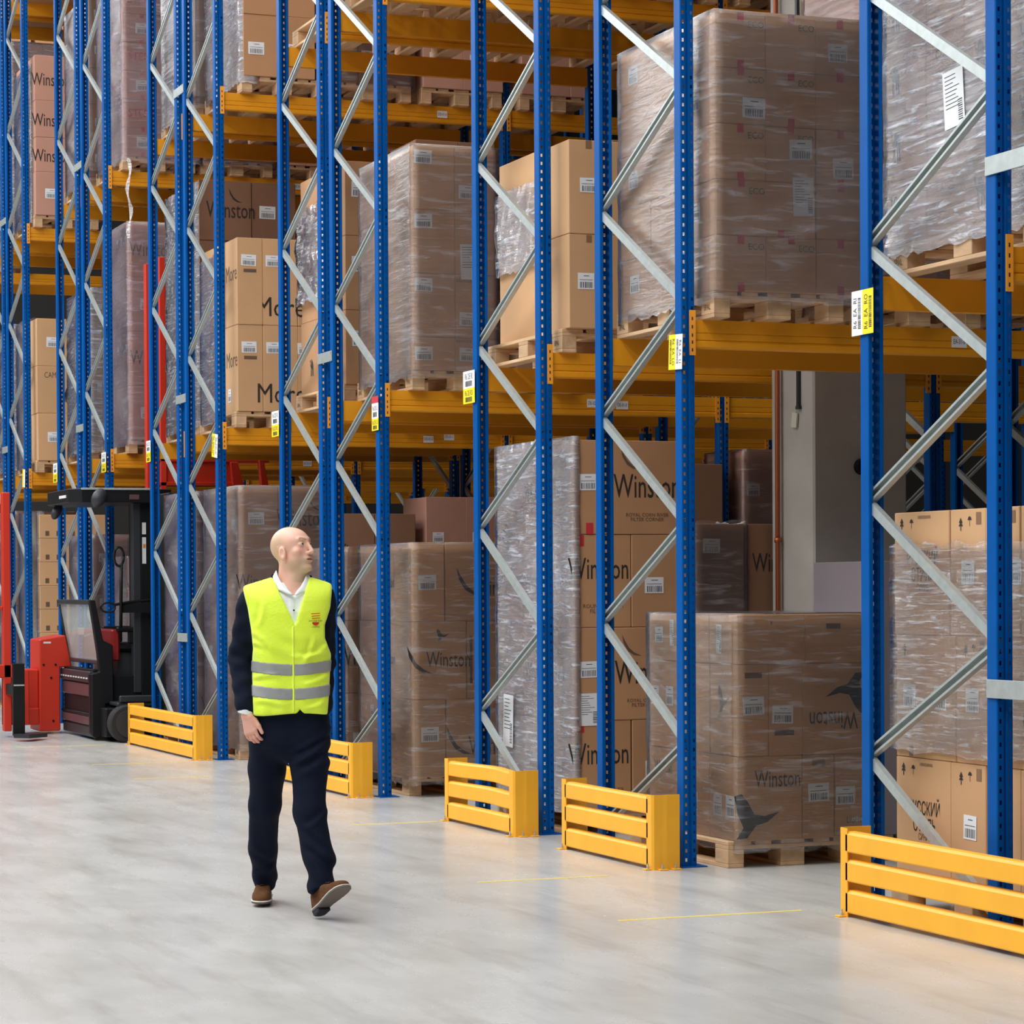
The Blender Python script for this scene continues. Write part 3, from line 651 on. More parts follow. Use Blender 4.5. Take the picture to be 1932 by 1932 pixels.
load('F10', 0, 0, 6.19, 29.13, G, [.29]*8, [.4, .38, .36], [.32, .32, .3], CARDT, fl('F10'), 'tan', None, P)
wrap(6.178, 6.25, 29.15, 30.3, .1, 2.5, FILM_M, 'milky film with a knotted top, floor level, tenth rack', top=False)
load('F11', 1, 0, 6.17, 30.5, S, [.6]*3, [.5, .6], [.4, .4], CARDP, s1('F11'), 'pinkish', FILM_S, {}, filmadj='silvery')
load('F11', 0, 0, 6.17, 30.5, G, [.6]*4, [.5, .6], [.4, .4], CARDP, fl('F11'), 'pinkish', FILM_M, {}, filmadj='milky')
load('F11', 2, 0, 6.17, 30.5, T, [.6]*4, [.5, .6], [.4, .4], CARDP, s2('F11'), 'pinkish', FILM_S, {}, filmadj='silvery')

# loads farther along the racks, seen through the gaps
rg = random.Random(11)
def more(rk, lev, slot, tone=None, n=None, h=None):
    X = 6.2 + (slot % 3)*.9 + (slot//3)*2.78; Y = NEAR[rk]-.09
    n_ = rg.choice((2, 3, 3)); h_ = rg.choice((.5, .56, .6)); n = n or n_; h = h or h_
    cw = rg.choice(([.4, .4], [.5, .3], [.27, .27, .26]))
    tn = tone or rg.choice((('brown', CARD), ('dark', CARDD), ('tan', CARDT), ('pinkish', CARDP)))
    where = f'{("floor level", "first shelf", "second shelf")[lev]}, {RNAME[rk]}, {ORD[min(slot, 4)]} pallet'
    load(rk, lev, slot, X, Y, (G, S, T)[lev], [h]*n, [.6], cw, tn[1], where, tn[0], rg.choice((None, None, FILM_C)), {('*', '*', 'N'): [rg.choice((LBR, WIN(.5, .5, .18, INK)))]} if rg.random() < .7 else {})
MORE = [('F2', 1, 1), ('F2', 1, 2),
        ('F4', 1, 1), ('F4', 2, 1), ('F4', 2, 2), ('F4', 2, 3),
        ('F5', 2, 1), ('F5', 2, 2), ('F5', 2, 3), ('F5', 1, 1), ('F5', 1, 2),
        ('F6', 2, 1), ('F6', 2, 2), ('F6', 2, 3), ('F6', 1, 1), ('F6', 1, 2), ('F6', 0, 2, ('pinkish', CARDP), 3, .742), ('F6', 0, 1, ('dark', CARDD), 3, .69),
        ('F7', 2, 1), ('F7', 2, 2), ('F7', 2, 3), ('F7', 1, 1), ('F7', 1, 2), ('F8', 2, 1), ('F8', 2, 2), ('F8', 2, 3), ('F8', 1, 1),
        ('F4', 0, 1, ('dark', CARDD), 3, .52), ('F4', 0, 2, ('dark', CARDD), 4, .58), ('F4', 0, 3, ('pinkish', CARDP), 4, .607), ('F5', 0, 3), ('F5', 0, 1), ('F9', 0, 1), ('F10', 0, 1), ('F10', 1, 1), ('F12', 1, 0), ('F12', 2, 0), ('F12', 0, 0), ('F11', 0, 1),
        ('F4', 2, 0), ('F5', 2, 0)]
for a in MORE: more(*a)

# grey board load behind the column bay
load('F2', 0, 1, 7.14, 11.62, G, [1.52], [.65], [.9], CARDG, 'floor level, before the column', 'large grey', None, {(0, 'L', 0, 'L'): [('label', .14, .72, .11, .11)]})

# ------------------------------------------------------------------ concrete column with pipe and conduit
c = put('concrete_column', boxmesh('concrete_column', [(0, .66, 0, .52, 0, H)], CONC, .012), None, (7.57, 13.0, 0)); tag(c, 'square grey concrete column between the second and third rack', 'column', kind='structure')
bm = bmesh.new(); tube(bm, [(0, 0, 0), (0, 0, H)], .016)
for z in np.arange(.6, 9, 1.2): tube(bm, [(0, 0, z), (0, 0, z+.03)], .022)
tag(put('copper_pipe', mesh_of(bm, 'copper_pipe', COPPER, True), None, (7.535, 13.38, 0)), 'thin copper pipe running up the column side', 'pipe')
bm = bmesh.new(); box(bm, -.02, .0, -.012, .012, 0, 3.0); box(bm, -.022, .0, -.02, .02, 0, .02)
tag(put('cable_conduit', mesh_of(bm, 'cable_conduit', DARKM), None, (7.57, 13.16, 2.62)), 'short dark cable conduit on the column side', 'conduit')
bm = bmesh.new(); box(bm, -.012, 0, -.03, .03, -.09, 0); tube(bm, [(-.006, 0, 0), (-.006, 0, .09)], .003)
tag(put('switch_tag', mesh_of(bm, 'switch_tag', mat('cream_tag', (196, 194, 176), .6)), None, (7.565, 13.2, 2.6), (.15, 0, 0)), 'small cream tag hanging below the cable conduit', 'tag')
bm = bmesh.new(); tube(bm, [(0, 0, 0), (0, -.05, 0)], .05, 16)
tag(put('wall_socket', mesh_of(bm, 'wall_socket', BLACK), None, (7.90, 13.0, 2.26)), 'round black socket on the column face', 'socket')

# ------------------------------------------------------------------ location signs on uprights and beams
def sign(x, y, z, w_, h_, parts, label, tilt=0, horiz=False):
    """parts: list of (fraction, material, text); horiz: fields side by side with rotated text"""
    s = empty('location_sign', (x, y, z), label, 'sign', 'location signs on the uprights', (tilt, 0, 0))
    pos = -.5
    for fr, m, t in parts:
        if horiz: a = (pos+fr/2)*w_; b = 0; ww, hh = fr*w_, h_
        else: a = 0; b = -(pos+fr/2)*h_; ww, hh = w_, fr*h_
        f = put('sign_field', boxmesh('sign_field', [(-ww/2, ww/2, -hh/2, hh/2, 0, .0015)], m), s, mtx=Matrix.Translation((0, -a, b)) @ AX_L)
        if t:
            rot = horiz
            if horiz:
                put('lettering', text_mesh(t, INK, .8, .01), f, mtx=Matrix.Translation((ww*.16*horiz, 0, .002)) @ rotz(-math.pi/2*horiz) @ Matrix.Scale(hh*.205, 4))
                put('barcode', BARC, f, mtx=Matrix.Translation((-ww*.22*horiz, 0, .002)) @ rotz(-math.pi/2*horiz) @ Matrix.Diagonal((hh*.72, ww*.26, 1, 1)))
            else:
                put('lettering', text_mesh(t, INK, .62, .01), f, mtx=Matrix.Translation((0, hh*.16, .002)) @ Matrix.Scale(min(hh*.5, ww*.34), 4))
                put('barcode', BARC, f, mtx=Matrix.Translation((0, -hh*.24, .002)) @ Matrix.Diagonal((ww*.6, hh*.32, 1, 1)))
        pos += fr
    return s
bm = bmesh.new(); x = -.5; rd = random.Random(5)
while x < .48:
    b = rd.choice((.012, .02, .03)); bm.faces.new([bm.verts.new((p, q, 0)) for p, q in ((x, -.5), (x+b, -.5), (x+b, .5), (x, .5))]); x += b+rd.choice((.012, .02))
BARC = mesh_of(bm, 'barcode', INK)
sign(6.028, 11.812, 2.805, .16, .19, [(.5, SIGNY, 'R6  EA  LO'), (.5, SIGNW, 'R6  EA  LI')], 'tilted yellow and white location sign on the scuffed-guard rack upright', .05, 1)
sign(6.028, 9.898, 2.81, .19, .21, [(.5, SIGNW, 'R6  EA  RI'), (.5, SIGNY, 'R6  EA  RO')], 'white and yellow location sign on the nearest rack, far upright', 0, -1)
sign(6.028, 14.79, 2.855, .2, .215, [(.53, SIGNW, 'R6 DE RI'), (.47, SIGNY, 'R6 DE RO')], 'white over yellow location sign on the third rack, far upright')
sign(6.028, 16.61, 2.81, .14, .25, [(.2, INKR, ''), (.45, SIGNW, 'R6 DE LI'), (.35, SIGNY, 'R6 DE LO')], 'location sign with red top edge, white over yellow, fourth rack')
sign(6.028, 19.03, 2.895, .19, .21, [(.53, SIGNW, 'R6 DD RI'), (.47, SIGNY, 'R6 DD RO')], 'white over yellow location sign above the walking man, fifth rack')
sign(6.028, 20.83, 2.82, .18, .21, [(.5, SIGNY, 'R6  DD  LO'), (.5, SIGNW, 'R6  DD  LI')], 'tilted yellow and white location sign on the sixth rack', .12, 1)
sign(6.028, 23.19, 2.9, .17, .21, [(.53, SIGNW, 'R6 DC RI'), (.47, SIGNY, 'R6 DC RO')], 'white over yellow location sign on the seventh rack')
sign(6.028, 25.07, 2.89, .2, .21, [(.53, SIGNW, 'R6 DC LI'), (.47, SIGNY, 'R6 DC LO')], 'white over yellow location sign on the eighth rack')
sign(6.028, 27.46, 2.89, .22, .22, [(.53, SIGNW, 'R6 DB RI'), (.47, SIGNY, 'R6 DB RO')], 'white over yellow location sign on the ninth rack')
sign(6.028, 29.25, 2.91, .15, .22, [(.5, SIGNY, ''), (.5, SIGNW, '')], 'tilted location sign on the tenth rack', .1, 1)
def blabel(x, k, z, t, label, far=False):
    y = NEAR[k]+.009
    o = put('beam_label', boxmesh('beam_label', [(-.05, .05, -.032, .032, 0, .001)], SIGNW), None, mtx=Matrix.Translation((x, y, z)) @ AX_N)
    tag(o, label, 'label', 'beam labels'); put('lettering', text_mesh(t, INK, .62, .01), o, mtx=Matrix.Translation((0, 0, .0016)) @ Matrix.Scale(.038, 4))
blabel(7.80, 'F2', 2.905, 'EA-31-0', 'small white beam label behind the brace of the nearest rack')
blabel(7.762, 'F4', 2.915, 'DE-02-0', 'small white beam label left of the second rack, far upright')
blabel(8.004, 'F4', 2.905, 'DE-01-0', 'small white beam label right of the second rack, far upright')
blabel(8.07, 'F6', 2.905, 'DD-01-0', 'lower left of two small beam labels, sixth rack first shelf')
blabel(8.275, 'F6', 2.93, 'DD-01-1', 'right of two small beam labels, sixth rack first shelf')
blabel(8.226, 'F6', 5.905, 'DD-01-0', 'small white beam label high up, sixth rack second shelf')
blabel(8.292, 'F8', 2.9, 'DC-01-0', 'small white beam label low between posts, eighth rack')
blabel(8.205, 'F8', 5.91, 'DC-01-0', 'small white beam label beside a tan carton, eighth rack second shelf')

# ------------------------------------------------------------------ red and black reach truck in the aisle mouth
TR = empty('reach_truck', (5.9, 24.2, 0), 'red and black reach truck with glass screen, standing in the aisle behind the farthest guard', 'truck')
TO = Vector((5.9, 24.2, 0))
def tp(name, bm, m, parent=None, bevel=0, smooth=False):
    me = mesh_of(bm, name, m, smooth, bevel); me.transform(Matrix.Translation(-TO)); return put(name, me, parent or TR)
def tbox(name, dims, m, bevel=.006, parent=None):
    bm = bmesh.new()
    for d in dims: box(bm, *d)
    return tp(name, bm, m, parent, bevel)
GLASS = bpy.data.materials.new('smoked_glass'); nt, N, L, B = nodes(GLASS); B.inputs['Base Color'].default_value = (.62, .66, .62, 1); B.inputs['Roughness'].default_value = .08; B.inputs['Alpha'].default_value = .4
REDD = mat('dark_red_paint', (150, 34, 34), .35)
PLUM = mat('plum_cover', (92, 66, 70), .35)
STICK = mat('sticker_white', (220, 220, 216), .5); STO = mat('sticker_orange', (220, 130, 50), .5)
# drive body
tbox('chassis', [(5.72, 6.9, 24.02, 25.40, .08, .66), (5.62, 5.86, 24.0, 24.12, .06, .68)], BLACK, .01)
bt = tbox('battery_housing', [(5.66, 5.74, 24.08, 25.44, .04, .72)], BLACK, .005)
for z0, z1, dx, m in ((.585, .70, .0, DARKM), (.44, .57, .02, PLUM), (.24, .27, .01, BLACK), (.15, .235, .015, PLUM), (.03, .13, .03, DARKM)):
    tbox('cover_panel', [(5.62+dx, 5.68, 24.08, 25.45, z0, z1)], m, .008, bt)
bm = bmesh.new()
for i in range(11): box(bm, 5.614, 5.622, 24.16+i*.12, 24.22+i*.12, .622, .636)
tp('vent_slots', bm, STICK, bt)
bm = bmesh.new(); prism(bm, [(5.60, 1.43), (5.66, 1.43), (5.72, 1.12), (5.74, 1.02), (5.84, .97), (5.845, .39), (5.76, .37), (5.76, .07), (5.66, .02), (5.62, .05), (5.62, .68), (5.70, .70), (5.68, .9)], 23.96, 24.04)
tp('front_pillar', bm, BLACK, bevel=.008)
bm = bmesh.new(); prism(bm, [(5.60, 1.43), (5.64, 1.43), (5.74, .82), (5.70, .80)], 25.38, 25.43); tp('front_pillar', bm, BLACK, bevel=.005)
tbox('screen_frame', [(5.585, 5.625, 23.97, 25.43, 1.385, 1.435), (5.70, 5.74, 23.99, 25.42, .775, .815)], DARKM, .006)
bm = bmesh.new(); prism(bm, [(5.612, 1.385), (5.622, 1.385), (5.722, .81), (5.712, .81)], 24.03, 25.38); tp('windscreen', bm, GLASS)
bm = bmesh.new(); box(bm, 5.86, 5.95, 24.1, 25.36, .80, 1.13)
tp('inner_red_panel', bm, REDD, bevel=.02)  # plain dark red panel standing behind the windscreen
# seat, arm rests, handles
st = tbox('seat', [(5.86, 6.30, 24.12, 24.62, .90, .99)], BLACK, .03)
tbox('seat_base', [(5.95, 6.25, 24.2, 24.55, .45, .90)], DARKM, .01, st)
tbox('backrest', [(6.26, 6.36, 24.14, 24.60, .95, 1.5)], BLACK, .03, st)
for y in (24.02, 24.66):
    tbox('armrest', [(5.90, 6.25, y, y+.07, 1.10, 1.155), (6.02, 6.12, y+.015, y+.055, .98, 1.12)], BLACK, .015, st)
def ringpts(cx, cz, rx, rz, y, n=20): return [(cx+rx*math.cos(t), y, cz+rz*math.sin(t)) for t in [2*math.pi*i/n for i in range(n+1)]]
bm = bmesh.new(); tube(bm, ringpts(5.87, 1.87, .05, .095, 23.8), .014); tube(bm, [(5.895, 23.8, 1.80), (5.90, 23.84, 1.5), (5.91, 23.9, 1.15)], .018); tp('entry_handle', bm, BLACK, smooth=True)
bm = bmesh.new(); tube(bm, ringpts(5.765, 1.355, .075, .048, 23.85), .011); tube(bm, [(5.83, 23.86, 1.38), (6.0, 23.88, 1.41), (6.24, 23.9, 1.43)], .014); box(bm, 5.90, 6.24, 23.88, 23.90, 1.30, 1.40); tp('side_handle', bm, BLACK, smooth=False)
# platform and wheel
tbox('platform', [(5.80, 6.6, 23.62, 24.05, .36, .40), (5.82, 6.6, 23.60, 23.65, .40, .47)], DARKM, .01)
wh = empty_mesh = None
bm = bmesh.new(); tube(bm, [(5.89, 23.52, .19), (5.89, 23.535, .19), (5.89, 23.66, .19), (5.89, 23.675, .19)], [.175, .19, .19, .175], 36); wheel = tp('wheel', bm, RUBBER, smooth=False)
bm = bmesh.new(); tube(bm, [(5.89, 23.505, .19), (5.89, 23.53, .19)], [.135, .14], 36); tp('wheel_disc', bm, DARKM, wheel)
tbox('wheel_arm', [(5.70, 6.6, 23.70, 24.0, .05, .34)], BLACK, .01)
# mast and overhead guard
tbox('mast_column', [(6.07, 6.15, 24.0, 24.12, .48, 2.42)], DARKM, .006); mc = tbox('mast_column', [(6.15, 6.26, 24.0, 24.5, .45, 2.44)], BLACK, .006)
bm = bmesh.new(); box(bm, 6.165, 6.205, 23.995, 24.0, 2.10, 2.22); box(bm, 6.165, 6.205, 23.995, 24.0, 1.80, 2.07); tp('sticker', bm, STICK, mc)
bm = bmesh.new(); box(bm, 6.172, 6.198, 23.992, 23.996, 1.96, 2.0); tp('sticker', bm, STO, mc)
tbox('rear_housing', [(6.26, 6.44, 23.3, 24.9, .02, 2.5)], BLACK, .01)
bm = bmesh.new(); prism(bm, [(5.50, 23.86), (5.40, 24.0), (5.40, 25.0), (5.60, 25.40), (6.03, 25.40), (6.03, 24.92), (6.44, 24.92), (6.44, 23.86)], 2.42, 2.56, 'z')
gd = tp('overhead_guard', bm, BLACK, bevel=.008)
tbox('guard_trim', [(5.50, 6.26, 23.845, 23.86, 2.545, 2.565)], GALV, .002, gd)
tbox('position_lamp', [(5.392, 5.402, 24.1, 24.4, 2.47, 2.50)], STICK, .002, gd); tbox('position_lamp', [(6.0, 6.1, 23.85, 23.862, 2.45, 2.50)], PLUM, .002, gd)
for c, s in (((5.66, 23.76, 2.46), (.075, .06, .10)), ((5.50, 25.0, 2.36), (.05, .05, .09))):
    bm = bmesh.new(); bmesh.ops.create_uvsphere(bm, u_segments=18, v_segments=12, radius=1, matrix=Matrix.Translation(c) @ Matrix.Rotation(.5, 4, 'Y') @ Matrix.Diagonal((*s, 1)))
    tp('mirror', bm, DARKM, gd, smooth=True)
# red side: column, low box, fork frame
bm = bmesh.new(); prism(bm, [(5.372, .03), (5.60, .03), (5.60, .71), (5.73, .71), (5.66, 1.055), (5.38, 1.01)], 25.35, 25.85)
rc = tp('red_column', bm, RED, bevel=.012)
tbox('sticker', [(5.42, 5.50, 25.342, 25.35, .965, .985)], STICK, .001, rc)
bm = bmesh.new()
for x, z in ((5.42, .74), (5.55, .74), (5.50, .60), (5.52, .14)): tube(bm, [(x, 25.35, z), (x, 25.338, z)], .012, 10)
tp('bolt', bm, BLACK, rc)
tbox('red_box', [(5.19, 5.375, 25.4, 25.8, .10, .69), (5.21, 5.375, 25.36, 25.41, .10, .28)], RED, .01)
bm = bmesh.new(); box(bm, 4.92, 5.0, 24.98, 25.1, .06, 2.56); box(bm, 4.30, 4.92, 25.0, 25.06, 1.33, 1.37); box(bm, 4.30, 5.05, 24.98, 25.06, .62, .76); box(bm, 4.92, 5.2, 25.05, 25.12, .12, .70); box(bm, 4.30, 4.38, 24.98, 25.1, .06, 2.56)
tp('fork_frame', bm, RED, bevel=.008)
for dx in (0, -.62):
    fk = tbox('fork', [(4.88+dx, 5.0+dx, 24.3, 24.36, .05, .79)], BLACK, .006)
    bm = bmesh.new(); a = [(4.87+dx, 24.24, .035), (5.0+dx, 24.10, .035), (5.26+dx, 24.44, .025), (5.14+dx, 24.52, .03), (4.98+dx, 24.36, .035)]
    lo = [bm.verts.new(p) for p in a]; hi = [bm.verts.new((p[0], p[1], p[2]+.04)) for p in a]; bm.faces.new(lo[::-1]); bm.faces.new(hi)
    for i in range(5): bm.faces.new((lo[i], lo[(i+1) % 5], hi[(i+1) % 5], hi[i]))
    tp('fork_blade', bm, DARKM, fk)
    tbox('fork_band', [(4.885+dx, 4.995+dx, 24.294, 24.30, .56, .575)], GALV, .001, fk)
    tbox('fork_carrier', [(4.94+dx, 5.0+dx, 24.36, 25.0, .45, .56)], BLACK, .005, fk)
# red mast and carriage deeper in the aisle
tbox('mast_rail', [(6.38, 6.445, 24.05, 24.15, 2.5, 4.95)], RED, .005); tbox('mast_rail', [(6.38, 6.445, 24.6, 24.7, 2.5, 4.95)], RED, .005)
bm = bmesh.new(); box(bm, 6.36, 7.2, 24.08, 24.16, 2.60, 2.86); box(bm, 6.36, 7.2, 24.05, 24.2, 2.60, 2.64); box(bm, 6.36, 7.55, 24.05, 24.2, 2.85, 2.88)
prism(bm, [(7.12, 2.85), (7.2, 2.85), (7.27, 2.58), (7.15, 2.58)], 24.02, 24.1); prism(bm, [(7.43, 2.88), (7.48, 2.88), (7.54, 2.58), (7.46, 2.58)], 24.02, 24.1)
prism(bm, [(7.40, 2.60), (7.56, 2.60), (7.56, 2.56), (7.10, 2.56), (7.10, 2.60)], 24.0, 24.6)
tp('mast_carriage', bm, RED, bevel=.004)
bm = bmesh.new(); box(bm, 6.5, 7.1, 24.2, 24.8, .02, 2.5)
tp('power_unit', bm, BLACK, bevel=.02)

# ------------------------------------------------------------------ the walking man
# local frame: x to his left, y forward (towards the camera), z up. Garments and skin are
# solid distance fields turned into meshes, nested inside one another.
def surface_nets(f, o, h):
    """f: 3-D array of signed distances, o: origin, h: step -> verts, quads"""
    s = f < 0
    nx, ny, nz = f.shape
    acc = np.zeros((nx-1, ny-1, nz-1, 3)); cnt = np.zeros((nx-1, ny-1, nz-1))
    cor = [(i, j, k) for i in (0, 1) for j in (0, 1) for k in (0, 1)]
    for a in cor:
        for ax in range(3):
            if a[ax] == 1: continue
            b = list(a); b[ax] = 1
            A = f[a[0]:nx-1+a[0], a[1]:ny-1+a[1], a[2]:nz-1+a[2]]; B = f[b[0]:nx-1+b[0], b[1]:ny-1+b[1], b[2]:nz-1+b[2]]
            m = (A < 0) != (B < 0); t = np.where(m, A/np.where(m, A-B, 1), 0)
            for q in range(3): acc[..., q] += np.where(m, a[q] + (t if q == ax else 0), 0)
            cnt += m
    act = cnt > 0; idx = -np.ones(act.shape, int); idx[act] = np.arange(act.sum())
    ii = np.argwhere(act); v = (ii + acc[act]/cnt[act][:, None])*h + np.array(o)
    Q = []
    for ax in range(3):
        u, w_ = (ax+1) % 3, (ax+2) % 3
        sl0 = [slice(1, -1)]*3; sl0[ax] = slice(0, -1); sl1 = list(sl0); sl1[ax] = slice(1, None)
        S0 = s[tuple(sl0)]; S1 = s[tuple(sl1)]; e = np.argwhere(S0 != S1)
        if not len(e): continue
        flip = S0[tuple(e.T)]; e = e + np.array([0 if q == ax else 1 for q in range(3)])
        def g(du, dw):
            c = e.copy(); c[:, u] += du; c[:, w_] += dw; return idx[tuple(c.T)]
        q = np.stack([g(-1, -1), g(0, -1), g(0, 0), g(-1, 0)], 1); q[~flip] = q[~flip][:, ::-1]; Q.append(q)
    return v, np.concatenate(Q)
class Grid:
    def __init__(s, lo, hi, h):
        s.lo = lo; s.h = h
        ax = [np.arange(a, b+h, h) for a, b in zip(lo, hi)]
        s.x, s.y, s.z = np.meshgrid(*ax, indexing='ij')
def smin(a, b, k):
    h = np.clip(.5+.5*(b-a)/k, 0, 1); return b*(1-h)+a*h-k*h*(1-h)
def smax(a, b, k): return -smin(-a, -b, k)
def ell(g, c, r):
    x, y, z = g; k0 = np.sqrt(((x-c[0])/r[0])**2+((y-c[1])/r[1])**2+((z-c[2])/r[2])**2)
    k1 = np.sqrt(((x-c[0])/r[0]**2)**2+((y-c[1])/r[1]**2)**2+((z-c[2])/r[2]**2)**2)+1e-9
    return k0*(k0-1)/k1
def cap(g, a, b, ra, rb, sq=(1, 1)):
    a = np.array(a, float); b = np.array(b, float); d = b-a; L2 = d@d
    px, py, pz = g[0]-a[0], g[1]-a[1], g[2]-a[2]
    t = np.clip((px*d[0]+py*d[1]+pz*d[2])/L2, 0, 1)
    return np.sqrt(((px-t*d[0])/sq[0])**2+((py-t*d[1])/sq[1])**2+(pz-t*d[2])**2)-(ra+(rb-ra)*t)
def sdf_mesh(name, g, f, m, smooth=2, parent=None, col=None):
    f = np.pad(f, 1, constant_values=1.0)
    v, q = surface_nets(f, np.array(g.lo)-g.h, g.h)
    # Laplacian smoothing
    e = np.concatenate([q[:, [0, 1]], q[:, [1, 2]], q[:, [2, 3]], q[:, [3, 0]]])
    for _ in range(smooth):
        s = np.zeros_like(v); c = np.zeros(len(v))
        for a, b in ((0, 1), (1, 0)): np.add.at(s, e[:, a], v[e[:, b]]); np.add.at(c, e[:, a], 1)
        v = .5*v+.5*s/c[:, None]
    return v, q
def build(name, vq, mats, parent=None, col=None, mi=None):
    v, q = vq
    me = bpy.data.meshes.new(name); me.from_pydata(v.tolist(), [], q.tolist())
    for m in (mats if isinstance(mats, (list, tuple)) else [mats]): me.materials.append(m)
    me.polygons.foreach_set('use_smooth', [True]*len(q))
    if col is not None:
        at = me.color_attributes.new('tint', 'FLOAT_COLOR', 'POINT'); at.data.foreach_set('color', np.concatenate([col, np.ones((len(v), 1))], 1).ravel())
    me.update()
    return put(name, me, parent)
def colmat(name, rough=.5, sss=0):
    m = bpy.data.materials.new(name); nt, N, L, B = nodes(m); a = N.new('ShaderNodeAttribute'); a.attribute_name = 'tint'; L.new(a.outputs['Color'], B.inputs['Base Color']); B.inputs['Roughness'].default_value = rough
    if sss: B.inputs['Subsurface Weight'].default_value = sss; B.inputs['Subsurface Scale'].default_value = .006; B.inputs['Subsurface Radius'].default_value = (1, .35, .2)
    MATS[name] = m; return m
SKIN = colmat('skin', .45, .12)
NAVY = mat('navy_wool', (14, 21, 38), .85, spec=.15, var=.10, vscale=40, bump=.25, bscale=350)
SHIRTM = mat('white_shirt_cotton', (232, 234, 234), .75, bump=.1, bscale=120)
HIVIS = mat('fluorescent_yellow_cloth', (226, 252, 56), .65, bump=.2, bscale=90)
HIVIS.node_tree.nodes['Principled BSDF'].inputs['Sheen Weight'].default_value = .3
PIPE = mat('yellow_piping', (236, 255, 96), .6)
REFL = mat('grey_reflective_tape', (150, 152, 150), .5, .1, var=.05, vscale=40)
SUEDE = mat('brown_suede', (98, 66, 43), .95, spec=.1, var=.16, vscale=30, bump=.3, bscale=200)
SOLE = mat('taupe_rubber_sole', (104, 92, 84), .7); WELT = mat('pale_welt', (206, 200, 192), .6); HEELM = mat('dark_heel', (34, 38, 52), .5); LACE = mat('dark_laces', (52, 40, 36), .7)

MX, MY = 3.47, 10.8
th = math.atan2(-MX, -MY)          # his forward axis points at the camera
MAN = empty('person', (MX, MY, 0), 'bald man walking in navy suit and yellow high-visibility vest, looking up at the racks', 'person', None, (0, 0, 0))
ang = math.atan2(-MY, -MX) - math.pi/2
MAN.rotation_euler = (0, 0, ang)
# with +y at the camera, +x is picture left: mirror the sense so that positive = picture right
def V(x, y, z): return (-x, y, z)

def lerp(z, tab):
    t = np.array(tab); return np.interp(z, t[:, 0], t[:, 1])
# torso tables: z -> centre x, half width, half depth, centre y
TCX = [(.75, .012), (.95, .015), (1.1, .022), (1.3, .018), (1.55, .012)]
THX = [(.70, .165), (.80, .182), (.92, .180), (1.05, .170), (1.18, .168), (1.32, .182), (1.44, .192), (1.52, .196), (1.58, .19), (1.64, .18)]
THY = [(.70, .115), (.80, .125), (.95, .118), (1.1, .118), (1.3, .128), (1.42, .125), (1.5, .112), (1.56, .098), (1.64, .09)]
TCY = [(.8, -.02), (1.0, .0), (1.3, .0), (1.5, -.01), (1.6, -.01)]
def torso(X, Y, Z):
    hx = lerp(Z, THX); hy = lerp(Z, THY); p = 2.5
    k = (np.abs((X-lerp(Z, TCX))/hx)**p+np.abs((Y-lerp(Z, TCY))/hy)**p)**(1/p)
    d = (k-1)*np.minimum(hx, hy)
    top = 1.578-.30*np.maximum(np.abs(X-.022)-.055, 0)-.9*np.maximum(np.abs(Y+.01)-.035, 0)**1.3*2
    return smax(d, (Z-top)*.9, .03)
def creases(X, Y, Z, lines, amp, wd):
    d = np.zeros_like(X)
    for (x0, z0, x1, z1) in lines:
        dx, dz = x1-x0, z1-z0; L2 = dx*dx+dz*dz
        t = ((X-x0)*dx+(Z-z0)*dz)/L2; s_ = ((X-x0)*dz-(Z-z0)*dx)/math.sqrt(L2)
        s_ = s_+.008*np.sin(t*3)
        d += np.exp(-(s_/wd)**2)*np.clip(np.minimum(t+.1, 1.1-t)*4, 0, 1)*amp - np.exp(-((s_-wd*1.8)/wd)**2)*np.clip(np.minimum(t, 1-t)*4, 0, 1)*amp*.8
    return d*(Y > 0)
VC = [(-.17, 1.335, -.06, 1.235), (-.17, 1.28, -.10, 1.255), (.20, 1.27, .07, 1.20), (.19, 1.23, .02, 1.215), (-.16, 1.115, -.04, 1.125), (.19, 1.125, .07, 1.085), (-.15, 1.01, -.02, .985), (.17, 1.0, .08, .975), (-.11, 1.47, -.13, 1.36), (.13, 1.30, .08, 1.18)]
def vnotch(X, Y, Z, l1, r1, zb=1.36, xb=.04, zt=1.58):
    t = (Z-zb)/(zt-zb); L_ = xb+(l1-xb)*t; R_ = xb+(r1-xb)*t
    return np.maximum(np.maximum(L_-X, X-R_), -(Y-.0))*.9
def M_(g): return (-g.x, g.y, g.z)     # (picture-right, forward, up)
def MM(g):
    return (g.x, g.y, g.z)
# ---- garments (grid coordinates: x = picture right; mirrored when meshed)
def mesh_m(name, g, f, m, smooth=2, parent=MAN, col=None):
    v, q = sdf_mesh(name, g, f, m, smooth)
    c = None if col is None else col(v)
    v = v.copy(); v[:, 0] *= -1; q = q[:, ::-1]
    return build(name, (v, q), m, parent, c)
SHO_R, ELB_R, WRI_R = (-.168, -.01, 1.468), (-.222, -.06, 1.205), (-.198, .055, .975)
SHO_L, ELB_L, WRI_L = (.172, -.015, 1.468), (.180, -.10, 1.20), (.172, -.05, .955)
def arm(P, S, E, W_, a, b, c):
    return smin(cap(P, S, E, a, b), cap(P, E, W_, b, c), .02)
